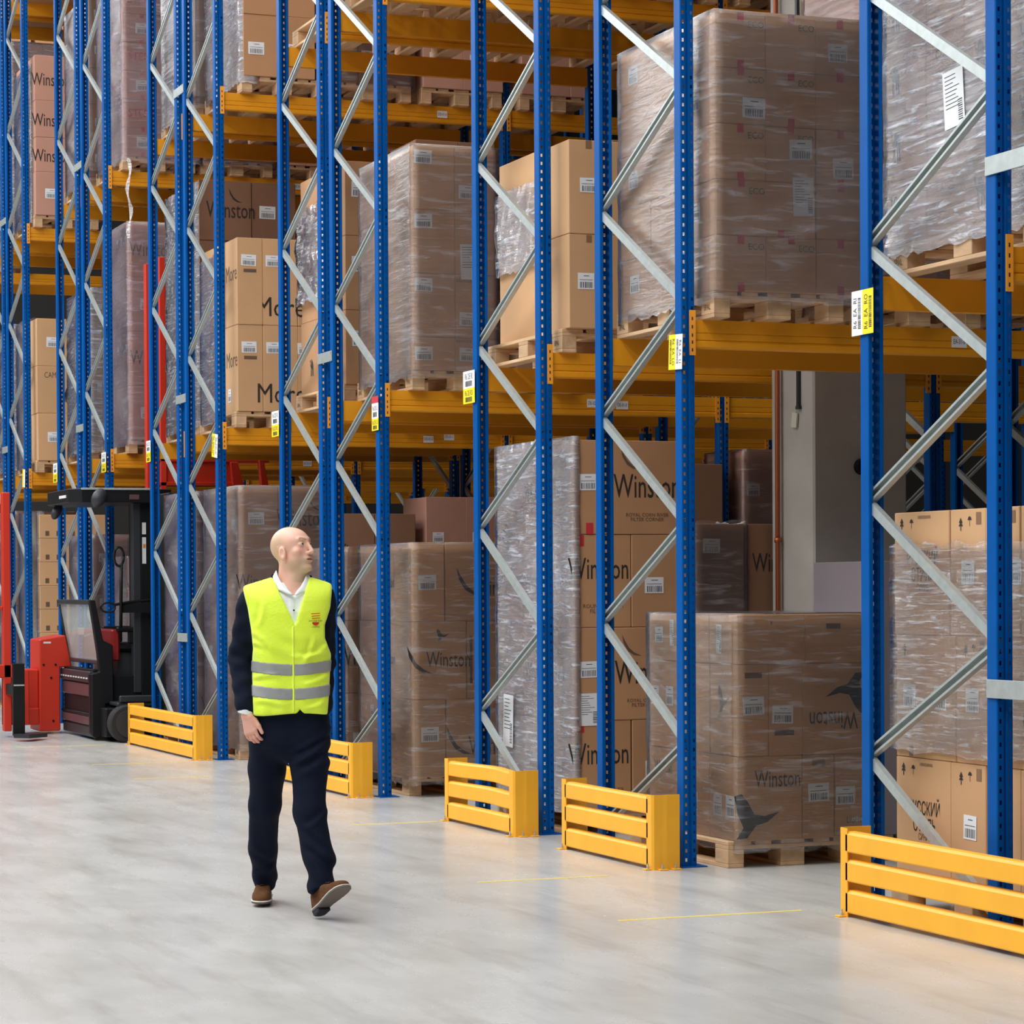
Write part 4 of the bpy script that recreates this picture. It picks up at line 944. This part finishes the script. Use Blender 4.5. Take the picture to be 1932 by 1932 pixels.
# jacket
g = Grid((-.32, -.24, .80), (.30, .22, 1.63), .0075); P = MM(g); X, Y, Z = P
wr = .004*np.sin(Z*95+X*30)*np.exp(-((Z-1.2)/.09)**2)+.003*np.sin(Z*70-X*40+1)
f = torso(X, Y, Z)-.006
f = smax(f, -(Z-.865), .01); f = np.maximum(f, np.maximum(Z-1.60, 0)*1.0-.0)
hem = np.maximum(f, -vnotch(X, Y, Z, -.30, .36, .90, .03, .83))
f = hem
f = np.maximum(f, -vnotch(X, Y, Z, -.048, .088, 1.30, .035, 1.58))
f = np.maximum(f, -cap(P, (.024, .0, 1.45), (.024, -.01, 1.7), .072, .080))
arms = np.minimum(arm(P, SHO_R, ELB_R, WRI_R, .064, .055, .044), arm(P, SHO_L, ELB_L, WRI_L, .062, .05, .041))
arms = np.maximum(arms, -(Z-.955+.12*(X+.2)*0))
f = smin(f, arms+wr, .02)
mesh_m('jacket', g, f, NAVY, 2)
# shirt front and cuffs
g = Grid((-.14, -.10, 1.20), (.18, .16, 1.62), .006); P = MM(g); X, Y, Z = P
f = torso(X, Y, Z)+.006; f = np.maximum(f, Z-1.56); f = np.maximum(f, -(Z-1.22)); f = np.maximum(f, np.abs(X-.025)-.115); f = np.maximum(f, -np.maximum(np.abs(X-.034)-np.clip((Z-1.487)*.62, 0, 1), -Y))
f = np.minimum(f, np.maximum(np.abs(X-(.022+.08*(1.5-Z)))-.012, np.maximum(torso(X, Y, Z)+.001, np.maximum(Z-1.5, -Y))))
SH = mesh_m('shirt', g, f, SHIRTM, 1)
col_pts = {'a': ([(-.048, 1.617), (-.040, 1.589), (-.018, 1.549), (.012, 1.521), (.033, 1.504)], [(-.064, 1.589), (-.060, 1.559), (-.042, 1.526), (-.008, 1.511), (.026, 1.496)]),
           'b': ([(.096, 1.604), (.086, 1.574), (.067, 1.542), (.050, 1.522), (.039, 1.505)], [(.112, 1.586), (.116, 1.554), (.104, 1.521), (.072, 1.511), (.045, 1.496)])}
def coly(x, z, o=0): R_ = .072+(1.616-z)*.40; return math.sqrt(max(R_*R_-(x-.026)**2, 0))*.96+o-.004
for kk, (inn, out_) in col_pts.items():
    bm = bmesh.new(); rows = []
    for (a, b), (c_, d_) in zip(inn, out_):
        mid_ = ((a+c_)/2, (b+d_)/2); rows.append([bm.verts.new((-x_, coly(x_, z_, o_), z_)) for x_, z_, o_ in ((a, b, .004), (mid_[0], mid_[1], .010), (c_, d_, .006))])
    for p_, q_ in zip(rows, rows[1:]):
        for i in range(2): bm.faces.new((p_[i], p_[i+1], q_[i+1], q_[i]))
    bmesh.ops.subdivide_edges(bm, edges=bm.edges[:], cuts=1, smooth=.6)
    bmesh.ops.recalc_face_normals(bm, faces=bm.faces[:]); bmesh.ops.solidify(bm, geom=bm.faces[:], thickness=.003)
    put('shirt_collar', mesh_of(bm, 'shirt_collar', SHIRTM, True), MAN)
# jacket collar: a dark band between shirt and vest
for sgn_, pts_ in ((-1, [(-.062, 1.600), (-.068, 1.575), (-.062, 1.535), (-.048, 1.50)]), (1, [(.112, 1.59), (.118, 1.565), (.112, 1.53), (.098, 1.50)])):
    bm = bmesh.new(); tube(bm, [(-x_, coly(x_, z_, -.004), z_) for x_, z_ in pts_], .008, 8); put('jacket_collar', mesh_of(bm, 'jacket_collar', NAVY, True), MAN)
g = Grid((-.27, -.02, .92), (-.13, .13, 1.0), .004); P = MM(g)
f = np.maximum(cap(P, ELB_R, WRI_R, .04, .0385), np.maximum(g.z-.985, -(g.z-.945)))
cuff = np.minimum(f, 9); mesh_m('shirt_cuff', g, np.maximum(cap(P, (-.198, .055, 1.0), (-.193, .064, .9), .037, .036), np.maximum(g.z-.975, -(g.z-.944+.25*(g.x+.195)))), SHIRTM, 1)
# trousers
HR, KR, AR = (-.085, -.02, .90), (-.108, -.16, .50), (-.112, -.43, .085)
HL, KL, AL = (.095, -.01, .90), (.100, .10, .49), (.158, .205, .105)
g = Grid((-.24, -.56, .03), (.27, .34, 1.0), .0085); P = MM(g); X, Y, Z = P
lr = smin(cap(P, HR, (-.100, -.09, .68), .098, .086), cap(P, (-.100, -.09, .68), KR, .086, .074), .03); lr = smin(lr, cap(P, KR, (-.122, -.30, .28), .074, .068), .03); lr = smin(lr, cap(P, (-.122, -.30, .28), AR, .068, .056), .02)
ll = smin(cap(P, HL, (.103, .04, .70), .100, .086), cap(P, (.103, .04, .70), KL, .086, .073), .03); ll = smin(ll, cap(P, KL, (.143, .15, .27), .073, .072), .03); ll = smin(ll, cap(P, (.143, .15, .27), AL, .070, .058), .02)
lr = np.maximum(lr, -(Z-.068+.12*(Y+.43))); ll = np.maximum(ll, -(Z-.128-.30*(Y-.205)))
lr = lr+.006*np.sin(Z*55+X*50)*np.clip((.3-Z)/.2, 0, 1)+.003*np.sin(X*60+Z*9)*np.clip((Z-.2)/.1, 0, 1)
ll = ll+.009*np.sin(Z*44+X*50+.5)*np.clip((.40-Z)/.2, 0, 1)+.008*np.sin(Z*78-X*38+10*X*X)*np.exp(-((Z-.77)/.10)**2)*np.clip((X-.01)/.05, 0, 1)
f = smin(lr, ll, .018)
pel = torso(X, Y, Z)+.008; pel = np.maximum(pel, -(Z-.80)); pel = smin(pel, ell(P, (.01, -.01, .83), (.165, .11, .11)), .03)
f = smin(f, pel, .035); f = f-creases(X, Y+.35, Z, [(.21, .875, .03, .77), (.21, .83, .02, .715), (.20, .77, .05, .665), (.05, .45, .19, .33), (.07, .36, .20, .26), (.19, .50, .08, .42), (-.17, .28, -.07, .22), (-.06, .2, -.16, .14)], .008, .013); f = np.maximum(f, Z-.985)
mesh_m('trousers', g, f, NAVY, 2)
# vest
g = Grid((-.26, -.18, .92), (.27, .19, 1.62), .006); P = MM(g); X, Y, Z = P
fold = .0065*np.sin(X*38+Z*16+2)*np.exp(-((Z-1.12)/.12)**2)+.006*np.sin((X*.6+Z)*60)*np.exp(-((Z-1.26)/.07)**2)*np.clip(.1-np.abs(X), 0, .1)*10+.003*np.sin(X*70)*np.clip((1.05-Z)/.1, 0, 1)
fold = fold-creases(X, Y, Z, VC, .0055, .011)
tv = torso(X, Y, Z)-.016-.012*np.clip((1.2-Z)/.2, 0, 1)+fold
tv = smin(tv, np.maximum(cap(P, SHO_R, (-.212, -.02, 1.42), .075, .06), -(Z-1.46-.9*(X+.21)*0)), .02)
tv = smin(tv, np.maximum(cap(P, SHO_L, (.212, -.02, 1.42), .075, .06), -(Z-1.46)), .02)
hl = lerp(Z, [(.94, -.158), (1.10, -.163), (1.16, -.168), (1.25, -.158), (1.34, -.166), (1.44, -.182), (1.53, -.204), (1.6, -.21)])
hr = lerp(Z, [(.94, .188), (1.05, .197), (1.16, .203), (1.22, .208), (1.30, .178), (1.36, .178), (1.44, .205), (1.53, .214), (1.6, .215)])
f = smax(tv, np.maximum(hl-X, X-hr), .008)
f = np.maximum(f, -vnotch(X, Y, Z, -.064, .106))
f = np.maximum(f, -cap(P, (.024, .0, 1.45), (.024, -.01, 1.7), .080, .092))
zh = .944+.006*np.sin(X*16+.6)+.022*np.clip(1-np.abs(X-.060)/.022, 0, 1)**2
f = smax(f, -(Z-zh), .004); f = np.maximum(f, Z-1.62)
VSDF = (g, f)
mesh_m('vest', g, f, HIVIS, 2)
gv = Grid((-.26, -.18, 1.0), (.27, .20, 1.22), .004); P = MM(gv); X, Y, Z = P
def vest_at(X, Y, Z):
    fold = .0065*np.sin(X*38+Z*16+2)*np.exp(-((Z-1.12)/.12)**2)+.006*np.sin((X*.6+Z)*60)*np.exp(-((Z-1.26)/.07)**2)*np.clip(.1-np.abs(X), 0, .1)*10+.003*np.sin(X*70)*np.clip((1.05-Z)/.1, 0, 1)
    fold = fold-creases(X, Y, Z, VC, .0055, .011)
    t = torso(X, Y, Z)-.016-.012*np.clip((1.2-Z)/.2, 0, 1)+fold
    hl = lerp(Z, [(.94, -.158), (1.10, -.163), (1.16, -.168), (1.25, -.158)]); hr = lerp(Z, [(.94, .188), (1.05, .197), (1.16, .203), (1.22, .208)])
    return smax(t, np.maximum(hl-X, X-hr), .008)
base = vest_at(X, Y, Z)-.0035
for zc in (1.165, 1.052):
    zz = zc-.012*np.cos((X-.02)*9)+.016*np.abs(X-.02)*1.0
    f = np.maximum(base, np.abs(Z-zz)-.027)
    f = np.maximum(f, -np.maximum(np.abs(X-.030)-.0045, -Y))
    mesh_m('reflective_stripe', gv, f, REFL, 1)
g2 = Grid((.0, .05, .94), (.07, .20, 1.38), .003); P = MM(g2); X, Y, Z = P
f = np.maximum(vest_at(X, Y, Z)-.005, np.abs(X-(.030+.0*(Z)))-.0035); f = np.maximum(f, np.maximum(Z-1.355, -(Z-.955)))
mesh_m('piping', g2, f, PIPE, 1)

# ---- body: head and neck, hands, and the trunk inside the clothes, joined as one mesh
hc = np.array((.029, .0, 1.712)); ya = math.radians(54); pa = math.radians(12); ra = math.radians(-4)
fw = np.array((math.sin(ya)*math.cos(pa), math.cos(ya)*math.cos(pa), math.sin(pa)))
rt = np.array((math.cos(ya), -math.sin(ya), 0)); rt = rt/np.linalg.norm(rt); upv = np.cross(rt, fw)
# rt points away from the ear we see (his left)
def tohead(X, Y, Z):
    a, b, c = X-hc[0], Y-hc[1], Z-hc[2]
    return a*rt[0]+b*rt[1]+c*rt[2], a*fw[0]+b*fw[1]+c*fw[2], a*upv[0]+b*upv[1]+c*upv[2]
g = Grid((-.10, -.13, 1.44), (.17, .15, 1.84), .0028); X, Y, Z = MM(g)
H_ = tohead(X, Y, Z); hx, hy, hz = H_
ah = (np.abs(hx), hy, hz)
f = ell(H_, (0, -.016, .027), (.0735, .093, .085))
f = smin(f, ell(H_, (0, .030, .030), (.062, .060, .058)), .02)
f = smin(f, ell(H_, (0, .030, -.035), (.055, .060, .070)), .025)
f = smin(f, ell(ah, (.030, .010, -.058), (.030, .045, .040)), .02)
f = smin(f, ell(H_, (0, .060, -.098), (.028, .025, .022)), .022)
f = smin(f, cap(ah, (.006, .086, .030), (.040, .074, .034), .010, .008), .014)         # brow ridge
f = smin(f, ell(ah, (.044, .056, -.022), (.020, .020, .018)), .018)                      # cheekbones
f = smax(f, -ell(ah, (.032, .098, .010), (.019, .021, .0125)), .010)                     # sockets
f = smin(f, ell(ah, (.031, .0725, .0095), (.0165, .0165, .0135)), .004)                  # lids
f = smax(f, -ell(ah, (.031, .091, .0090), (.0125, .010, .0042)), .0015)                  # eye opening
f = smin(f, cap(H_, (0, .088, .022), (0, .110, -.030), .0075, .0105), .010)              # nose
f = smin(f, ell(ah, (.011, .096, -.034), (.0085, .011, .008)), .006)
f = smax(f, -ell(ah, (.007, .102, -.043), (.0038, .006, .004)), .002)                    # nostrils
f = smin(f, ell(H_, (0, .079, -.062), (.028, .014, .016)), .014)                         # mouth mound
f = smin(f, ell(H_, (0, .0895, -.0585), (.024, .0075, .0042)), .004)
f = smin(f, ell(H_, (0, .0880, -.0705), (.021, .0075, .0050)), .004)
f = smax(f, -ell(H_, (0, .094, -.0645), (.023, .014, .0026)), .0012)                     # mouth line
f = smin(f, ell(H_, (0, .074, -.101), (.017, .013, .013)), .012)                         # chin
# ears
er = ell(ah, (.076, -.006, -.018), (.010, .020, .033)); er = smax(er, -ell(ah, (.087, -.002, -.014), (.009, .012, .022)), .003); er = smin(er, ell(ah, (.079, .008, -.020), (.004, .004, .008)), .003)
er = smin(er, cap(ah, (.076, -.004, -.04), (.073, .002, -.030), .007, .006), .006)
f = smin(f, er, .006)
hx0, hy0, hz0 = H_
nk = cap((X, Y, Z), (.018, -.02, 1.46), (.024, -.018, 1.64), .066, .058)
nk = smin(nk, cap((X, Y, Z), (.02, .025, 1.47), (.055, .02, 1.60), .036, .04), .03)
f = smin(f, nk, .022); f = np.maximum(f, -(Z-1.45))
v1, q1 = sdf_mesh('h', g, f, None, 1)
def skincol(v):
    X, Y, Z = v.T; hx, hy, hz = tohead(X, Y, Z); a = np.abs(hx)
    base = np.array(s2l((232, 182, 158))); stub = np.array(s2l((196, 168, 134))); lip = np.array(s2l((196, 116, 108))); red = np.array(s2l((232, 160, 140)))
    c = np.tile(base, (len(v), 1))
    def mixc(c, t, k): t = np.clip(t, 0, 1)[:, None]; return c*(1-t)+np.array(k)*t
    st = np.clip((-.045-hz)/.02, 0, 1)*np.clip((.10-hy)/.02, 0, 1)*np.clip((hy+.01)/.03, 0, 1)
    st = np.maximum(st, np.clip((.030-hy-hz*.25)/.03, 0, 1)*np.clip((hz+.02)/.03, 0, 1)*np.clip((.095-hz)/.04, 0, 1)*np.clip((a-.025)/.02, 0, 1)*.9)
    st = np.maximum(st, np.clip((-hy-.04)/.02, 0, 1)*np.clip((.08-hz)/.04, 0, 1)*np.clip((hz+.06)/.03, 0, 1)*.9)
    st = np.where((a > .070) & (np.abs(hy+.01) < .024) & (np.abs(hz+.012) < .038), 0, st)
    st *= (Z > 1.56)
    c = mixc(c, st*.75, stub)
    c = mixc(c, np.exp(-((a-.045)/.014)**2-((hz+.015)/.018)**2)*(hy > .03)*.6, red)
    c = mixc(c, np.exp(-((hz+.0645)/.0085)**4-(a/.023)**6)*(hy > .072)*.55, lip)
    c = mixc(c, np.exp(-((hz-.029-.012*np.clip((a-.01)/.03, 0, 1)+.010*np.clip((a-.035)/.02, 0, 1))/.0035)**2)*(hy > .055)*(a > .010)*(a < .046)*.75, s2l((150, 110, 84)))
    c = mixc(c, (st > 0)*.0, stub)
    return c
c1 = skincol(v1)
def hand(g, wrist, d, across, palm, thumbdir, sgn=1, curl=.5):
    """d: fingers' direction, across: from index to little finger, palm: towards the palm"""
    P = MM(g); w_ = np.array(wrist); d = np.array(d)/np.linalg.norm(d); a = np.array(across, float); a -= a@d*d; a /= np.linalg.norm(a); n = np.cross(d, a)*sgn; n = n if n@np.array(palm) > 0 else -n
    f = cap(P, w_-d*.035, w_+d*.005, .024, .025)
    for s_ in (-.024, -.008, .008, .024): f = smin(f, cap(P, w_+a*s_*.5+d*.01, w_+a*s_+d*.085, .016, .0125), .010)
    f = smin(f, cap(P, w_+d*.02-a*.018, w_+d*.055-a*.030+n*.012, .017, .013), .012)
    for s_, L_, r in ((-.029, .072, .0092), (-.0095, .080, .0096), (.0095, .074, .0092), (.0275, .058, .0082)):
        p0 = w_+a*s_+d*(.084-abs(s_)*.15); ang_ = 0.25; p = p0
        fr = None
        for i, (l, rr0, rr1) in enumerate(((.45, 1.0, .95), (.30, .93, .86), (.25, .85, .70))):
            dd = d*math.cos(ang_)+n*math.sin(ang_)+a*s_*1.2; dd = dd/np.linalg.norm(dd); e = p+dd*L_*l
            c_ = cap(P, p, e, r*rr0, r*rr1); fr = c_ if fr is None else smin(fr, c_, .002); p = e; ang_ += curl
        f = smin(f, fr, .003)
    t0 = w_+d*.035-a*.030+n*.010; td = np.array(thumbdir, float); td /= np.linalg.norm(td); t1 = t0+td*.036; t2 = t1+(td*.6+d*.6+n*.1)*.030
    f = smin(f, smin(cap(P, t0, t1, .0145, .0115), cap(P, t1, t2, .0112, .0085), .003), .006)
    return f
g = Grid((-.27, -.03, .76), (-.08, .17, 1.04), .0028)
f = hand(g, (-.190, .066, .945), (.22, .12, -1), (-.78, -.62, 0), (.6, -.75, 0), (.55, .35, -.75))
v2, q2 = sdf_mesh('h', g, f, None, 1)
g = Grid((.10, -.18, .74), (.28, .06, 1.02), .0034)
f = hand(g, (.170, -.045, .93), (.05, .10, -1), (.5, -.85, 0), (-.85, -.5, 0), (-.3, .7, -.7))
v3, q3 = sdf_mesh('h', g, f, None, 1)
g = Grid((-.26, -.50, .05), (.26, .26, 1.53), .014); P = MM(g); X, Y, Z = P
f = np.maximum(torso(X, Y, Z)+.03, np.maximum(Z-1.50, -(Z-.8)))
f = smin(f, np.minimum(arm(P, SHO_R, ELB_R, WRI_R, .045, .036, .028), arm(P, SHO_L, ELB_L, WRI_L, .045, .036, .028)), .02)
f = smin(f, np.minimum(smin(cap(P, HR, KR, .075, .05), cap(P, KR, AR, .05, .035), .02), smin(cap(P, HL, KL, .075, .05), cap(P, KL, (.15, .19, .16), .05, .03), .02)), .02)
v4, q4 = sdf_mesh('h', g, f, None, 1)
hk = np.array(s2l((226, 168, 148)))
def handcol(v):
    c = np.tile(hk, (len(v), 1)); n = np.clip((.86-v[:, 2])/.05, 0, 1)[:, None]*.35; return c*(1-n)+np.array(s2l((226, 146, 130)))*n
vs = [v1, v2, v3, v4]; qs = []; o_ = 0
for v, q in ((v1, q1), (v2, q2), (v3, q3), (v4, q4)): qs.append(q+o_); o_ += len(v)
va = np.concatenate(vs); va[:, 0] *= -1; qa = np.concatenate(qs)[:, ::-1]
build('body', (va, qa), SKIN, MAN, np.concatenate([c1, handcol(v2), handcol(v3), np.tile(hk, (len(v4), 1))]))
# eyes, iris, brows
def hp(a, b, c): p = hc+rt*a+fw*b+upv*c; return (-p[0], p[1], p[2])
def ball(name, c, r, m, sc=(1, 1, 1)):
    bm = bmesh.new(); bmesh.ops.create_uvsphere(bm, u_segments=20, v_segments=14, radius=r); me = mesh_of(bm, name, m, True); return put(name, me, MAN, c)
EYEW = mat('eye_white', (226, 222, 216), .2); IRIS = mat('dark_iris', (48, 38, 34), .2)
for s_ in (-1, 1):
    e = ball('eye', hp(s_*.031, .0745, .0092), .0122, EYEW)
    look = np.array((math.sin(math.radians(62)), math.cos(math.radians(62))*.9, .32)); look /= np.linalg.norm(look)
    ball('iris', (-look[0]*.0078, look[1]*.0078, look[2]*.0078), .0066, IRIS).parent = e
ball('shirt_button', (-.034, .128, 1.43), .0045, INK); 
# chest print on the vest (his left breast)
def on_chest(me, px_, z, s, name='vest_print', sx=1):
    y = .118+.016; X = px_
    k = abs((X-.018)/.19)**2.5; yy = (1-k)**(1/2.5)*.127+.0215
    sl = -math.atan(.45*(X-.02)/.19*1.6)
    m = Matrix.Translation((-px_, yy+.001, z)) @ Matrix.Rotation(-sl, 4, 'Z') @ Matrix.Rotation(math.pi, 4, 'Z') @ Matrix.Rotation(math.pi/2, 4, 'X') @ Matrix.Diagonal((s*sx, s, s, 1))
    return put(name, me, MAN, mtx=m)
TEAL = mat('print_teal', (16, 84, 76), .6); PRR = mat('print_red', (214, 44, 30), .6); PRO = mat('print_orange', (226, 120, 24), .6)
bm = bmesh.new()
for i in range(3):
    x0 = -.5+.07*(2-i)*.4; bm.faces.new([bm.verts.new(p) for p in ((-.46+.03*i, .38-.24*i, 0), (.50, .42-.24*i, 0), (.47, .33-.24*i, 0), (-.5+.03*i, .27-.24*i, 0))])
on_chest(mesh_of(bm, 'vest_print', PRO), .135, 1.398, .046)
on_chest(text_mesh('JAN DE RIJK', TEAL, 1, .01), .135, 1.380, .0105, sx=1.25)
bm = bmesh.new(); bm.faces.new([bm.verts.new((math.cos(a)*.5, math.sin(a)*.42, 0)) for a in np.linspace(math.pi, 2*math.pi, 14)])
on_chest(mesh_of(bm, 'vest_print', PRR), .135, 1.374, .036)
on_chest(text_mesh('LOGISTICS', TEAL, 1, .01), .135, 1.351, .0085, sx=1.05)

# ---- shoes
def shoe(mtx, lift):
    """shoe frame: y forward from the heel (0) to the toe (.30), z up from the sole"""
    g = Grid((-.065, -.02, -.002), (.065, .325, .15), .004); P = MM(g); X, Y, Z = P
    wd = lerp(Y, [(0, .032), (.03, .037), (.10, .036), (.17, .045), (.23, .050), (.28, .042), (.305, .022)])
    plan = np.maximum(np.abs(X)-wd, np.maximum(-Y+.002, Y-.305)); rnd = np.sqrt(np.maximum(np.abs(X)/.05, 0)**2+np.clip((Y-.24)/.066, 0, 9)**2)-1
    plan = np.maximum(plan, np.where(Y > .24, rnd*.05, -1)); rb = np.sqrt((X/.038)**2+np.clip((.035-Y)/.036, 0, 9)**2)-1; plan = np.maximum(plan, np.where(Y < .035, rb*.035, -1))
    top = lerp(Y, [(0, .095), (.06, .105), (.10, .105), (.16, .085), (.21, .062), (.27, .052), (.305, .040)])
    up_ = smax(plan+.003+.16*np.clip(Z-.03, 0, 1)*.7, Z-top, .02); up_ = np.maximum(up_, -(Z-.018))
    v, q = sdf_mesh('s', g, up_, None, 2); o = []
    def bld(name, vq, m, par):
        v, q = vq; v = v.copy(); v[:, 0] *= -1; return build(name, (v, q[:, ::-1]), m, par)
    root = bld('shoe', (v, q), SUEDE, MAN); root.matrix_basis = mtx
    f = np.maximum(plan-.003, np.maximum(Z-.020, -(Z-.013))); bld('welt', sdf_mesh('s', g, f, None, 1), WELT, root)
    f = np.maximum(plan-.001, np.maximum(Z-.014, -(Z-.005))); f = np.maximum(f, -(np.maximum(-(Y-.075), Y-.125)+0*Z)*1.0 if False else f); bld('outsole', sdf_mesh('s', g, f, None, 1), SOLE, root)
    g3 = Grid((-.065, -.02, -.02), (.065, .10, .02), .004); X3, Y3, Z3 = MM(g3); rb = np.sqrt((X3/.037)**2+np.clip((.035-Y3)/.034, 0, 9)**2)-1
    pl = np.maximum(np.abs(X3)-.035, np.maximum(Y3-.075, np.where(Y3 < .035, rb*.035, -1)))
    bld('heel', sdf_mesh('s', g3, np.maximum(pl, np.maximum(Z3-.008, -(Z3+.012))), None, 1), HEELM, root)
    bm = bmesh.new()
    for i in range(4):
        y = .125+.018*i; z = lerp(y, [(.10, .107), (.16, .088), (.21, .066)])
        tube(bm, [(-.014, y, z+.001), (0, y+.002, z+.005), (.014, y, z+.001)], .0022, 6)
    put('laces', mesh_of(bm, 'laces', LACE, True), root)
# rear shoe flat on the floor, front shoe on its heel with the toe raised and turned out
Rr = Matrix.Translation((.114, -.525, .012)) @ Matrix.Rotation(math.radians(-4), 4, 'Z'); shoe(Rr, 0)
Rf = Matrix.Translation((-.132, .165, .016)) @ Matrix.Rotation(math.radians(30), 4, 'Z') @ Matrix.Rotation(math.radians(30), 4, 'X') @ Matrix.Rotation(math.radians(-2), 4, 'Y'); shoe(Rf, 1)

# ------------------------------------------------------------------ goods too small or too far back to tell apart, and added light-blocking boxes
def join_stuff(objs, name, label, extra=()):
    V_, F_, MI, mats, off = [], [], [], [], 0
    def add(me, mw):
        nonlocal off
        n = len(me.vertices); co = np.empty(n*3); me.vertices.foreach_get('co', co); co = co.reshape(-1, 3)
        A = np.array(mw); co = co @ A[:3, :3].T + A[:3, 3]; V_.append(co)
        idx = []
        for mt in me.materials:
            if mt not in mats: mats.append(mt)
            idx.append(mats.index(mt))
        for p in me.polygons: F_.append([v+off for v in p.vertices]); MI.append(idx[p.material_index])
        off += n
    def world(o): return (world(o.parent) if o.parent else Matrix.Identity(4)) @ (Matrix.LocRotScale(o.location, o.rotation_euler, o.scale))
    def walk(o):
        if o.type == 'MESH': add(o.data, world(o))
        for c in list(o.children): walk(c)
    def kill(o):
        for c in list(o.children): kill(c)
        bpy.data.objects.remove(o)
    for o in objs: walk(o)
    for o in objs: kill(o)
    for me, mw in extra: add(me, mw)
    me = bpy.data.meshes.new(name); me.from_pydata(np.concatenate(V_).tolist(), [], F_)
    for mt in mats: me.materials.append(mt)
    me.polygons.foreach_set('material_index', MI); me.update()
    return tag(put(name, me), label, None, None, 'stuff')
# first and last running numbers of the cartons and pallets shown singly
KEEP = [(0, 3), (5, 9), (11, 14), (16, 19), (21, 24), (26, 29), (32, 34), (46, 100), (107, 107), (109, 114), (119, 149), (152, 152), (155, 156), (158, 159), (161, 162), (164, 165), (167, 169), (171, 173), (175, 175), (177, 177), (179, 179), (181, 200), (209, 211), (213, 215), (217, 219), (221, 223), (225, 225), (227, 227), (229, 229), (231, 231), (233, 233), (235, 235), (237, 237), (239, 241), (243, 243), (245, 245), (247, 247), (257, 258), (260, 261), (263, 264), (266, 267), (272, 272), (275, 275), (278, 280), (282, 284), (286, 287), (290, 292), (294, 296), (298, 299), (306, 306), (308, 308), (310, 310), (312, 312), (314, 314), (316, 316), (318, 318), (320, 320), (328, 328), (330, 330), (332, 332), (334, 334), (336, 336), (338, 338), (340, 340), (342, 342), (344, 344), (346, 346), (348, 348), (350, 350), (352, 352), (354, 354), (356, 356), (358, 359), (361, 362), (364, 365), (367, 368), (370, 371), (373, 374), (376, 377), (389, 389), (394, 394), (396, 397), (399, 399), (401, 402), (404, 404), (407, 407), (409, 409), (412, 412), (414, 414), (416, 420), (422, 423), (425, 426), (431, 431), (434, 434), (437, 437), (440, 440), (443, 443), (446, 446), (449, 449), (451, 454), (456, 456), (464, 464), (466, 466), (515, 515), (523, 525), (532, 533), (538, 539), (558, 559), (564, 565), (600, 601), (604, 604), (635, 635), (645, 645), (718, 718)]
PALLETS = [(0, 16), (18, 19), (21, 23), (25, 36), (39, 41), (46, 48), (51, 52), (55, 55), (64, 64), (67, 69)]
def shown(n, runs): return any(a <= n <= b for a, b in runs)
def ix(o): return int(o.name.split('.')[1]) if '.' in o.name else 0
cs = [o for o in COL.objects if o.name.split('.')[0] == 'carton' and not shown(ix(o), KEEP)]
ps = [o for o in COL.objects if o.name.split('.')[0] == 'wooden_pallet' and not shown(ix(o), PALLETS)]
occluders = []  # boxes added on the upper shelves, mostly out of view, to shade the racks
for k in NEAR:
    for sx in range(4):
        if k == 'F0' and sx: continue
        X = 6.62+.9*(sx % 3)+2.78*(sx//3)
        for lz, hz in ((5.98, 1.9), (8.98, 1.5)):
            if lz < 6 and int(k[1:]) > 3: continue
            occluders.append((carton_mesh(.84, 1.15, hz, CARD), Matrix.Translation((X, NEAR[k]+.52, lz))))
join_stuff(cs, 'stored_cartons_and_occluders', 'brown cartons standing far back in the racks, and added boxes shading them from above', occluders)
if ps: join_stuff(ps, 'stored_pallets', 'wooden pallets far back under the stored cartons')
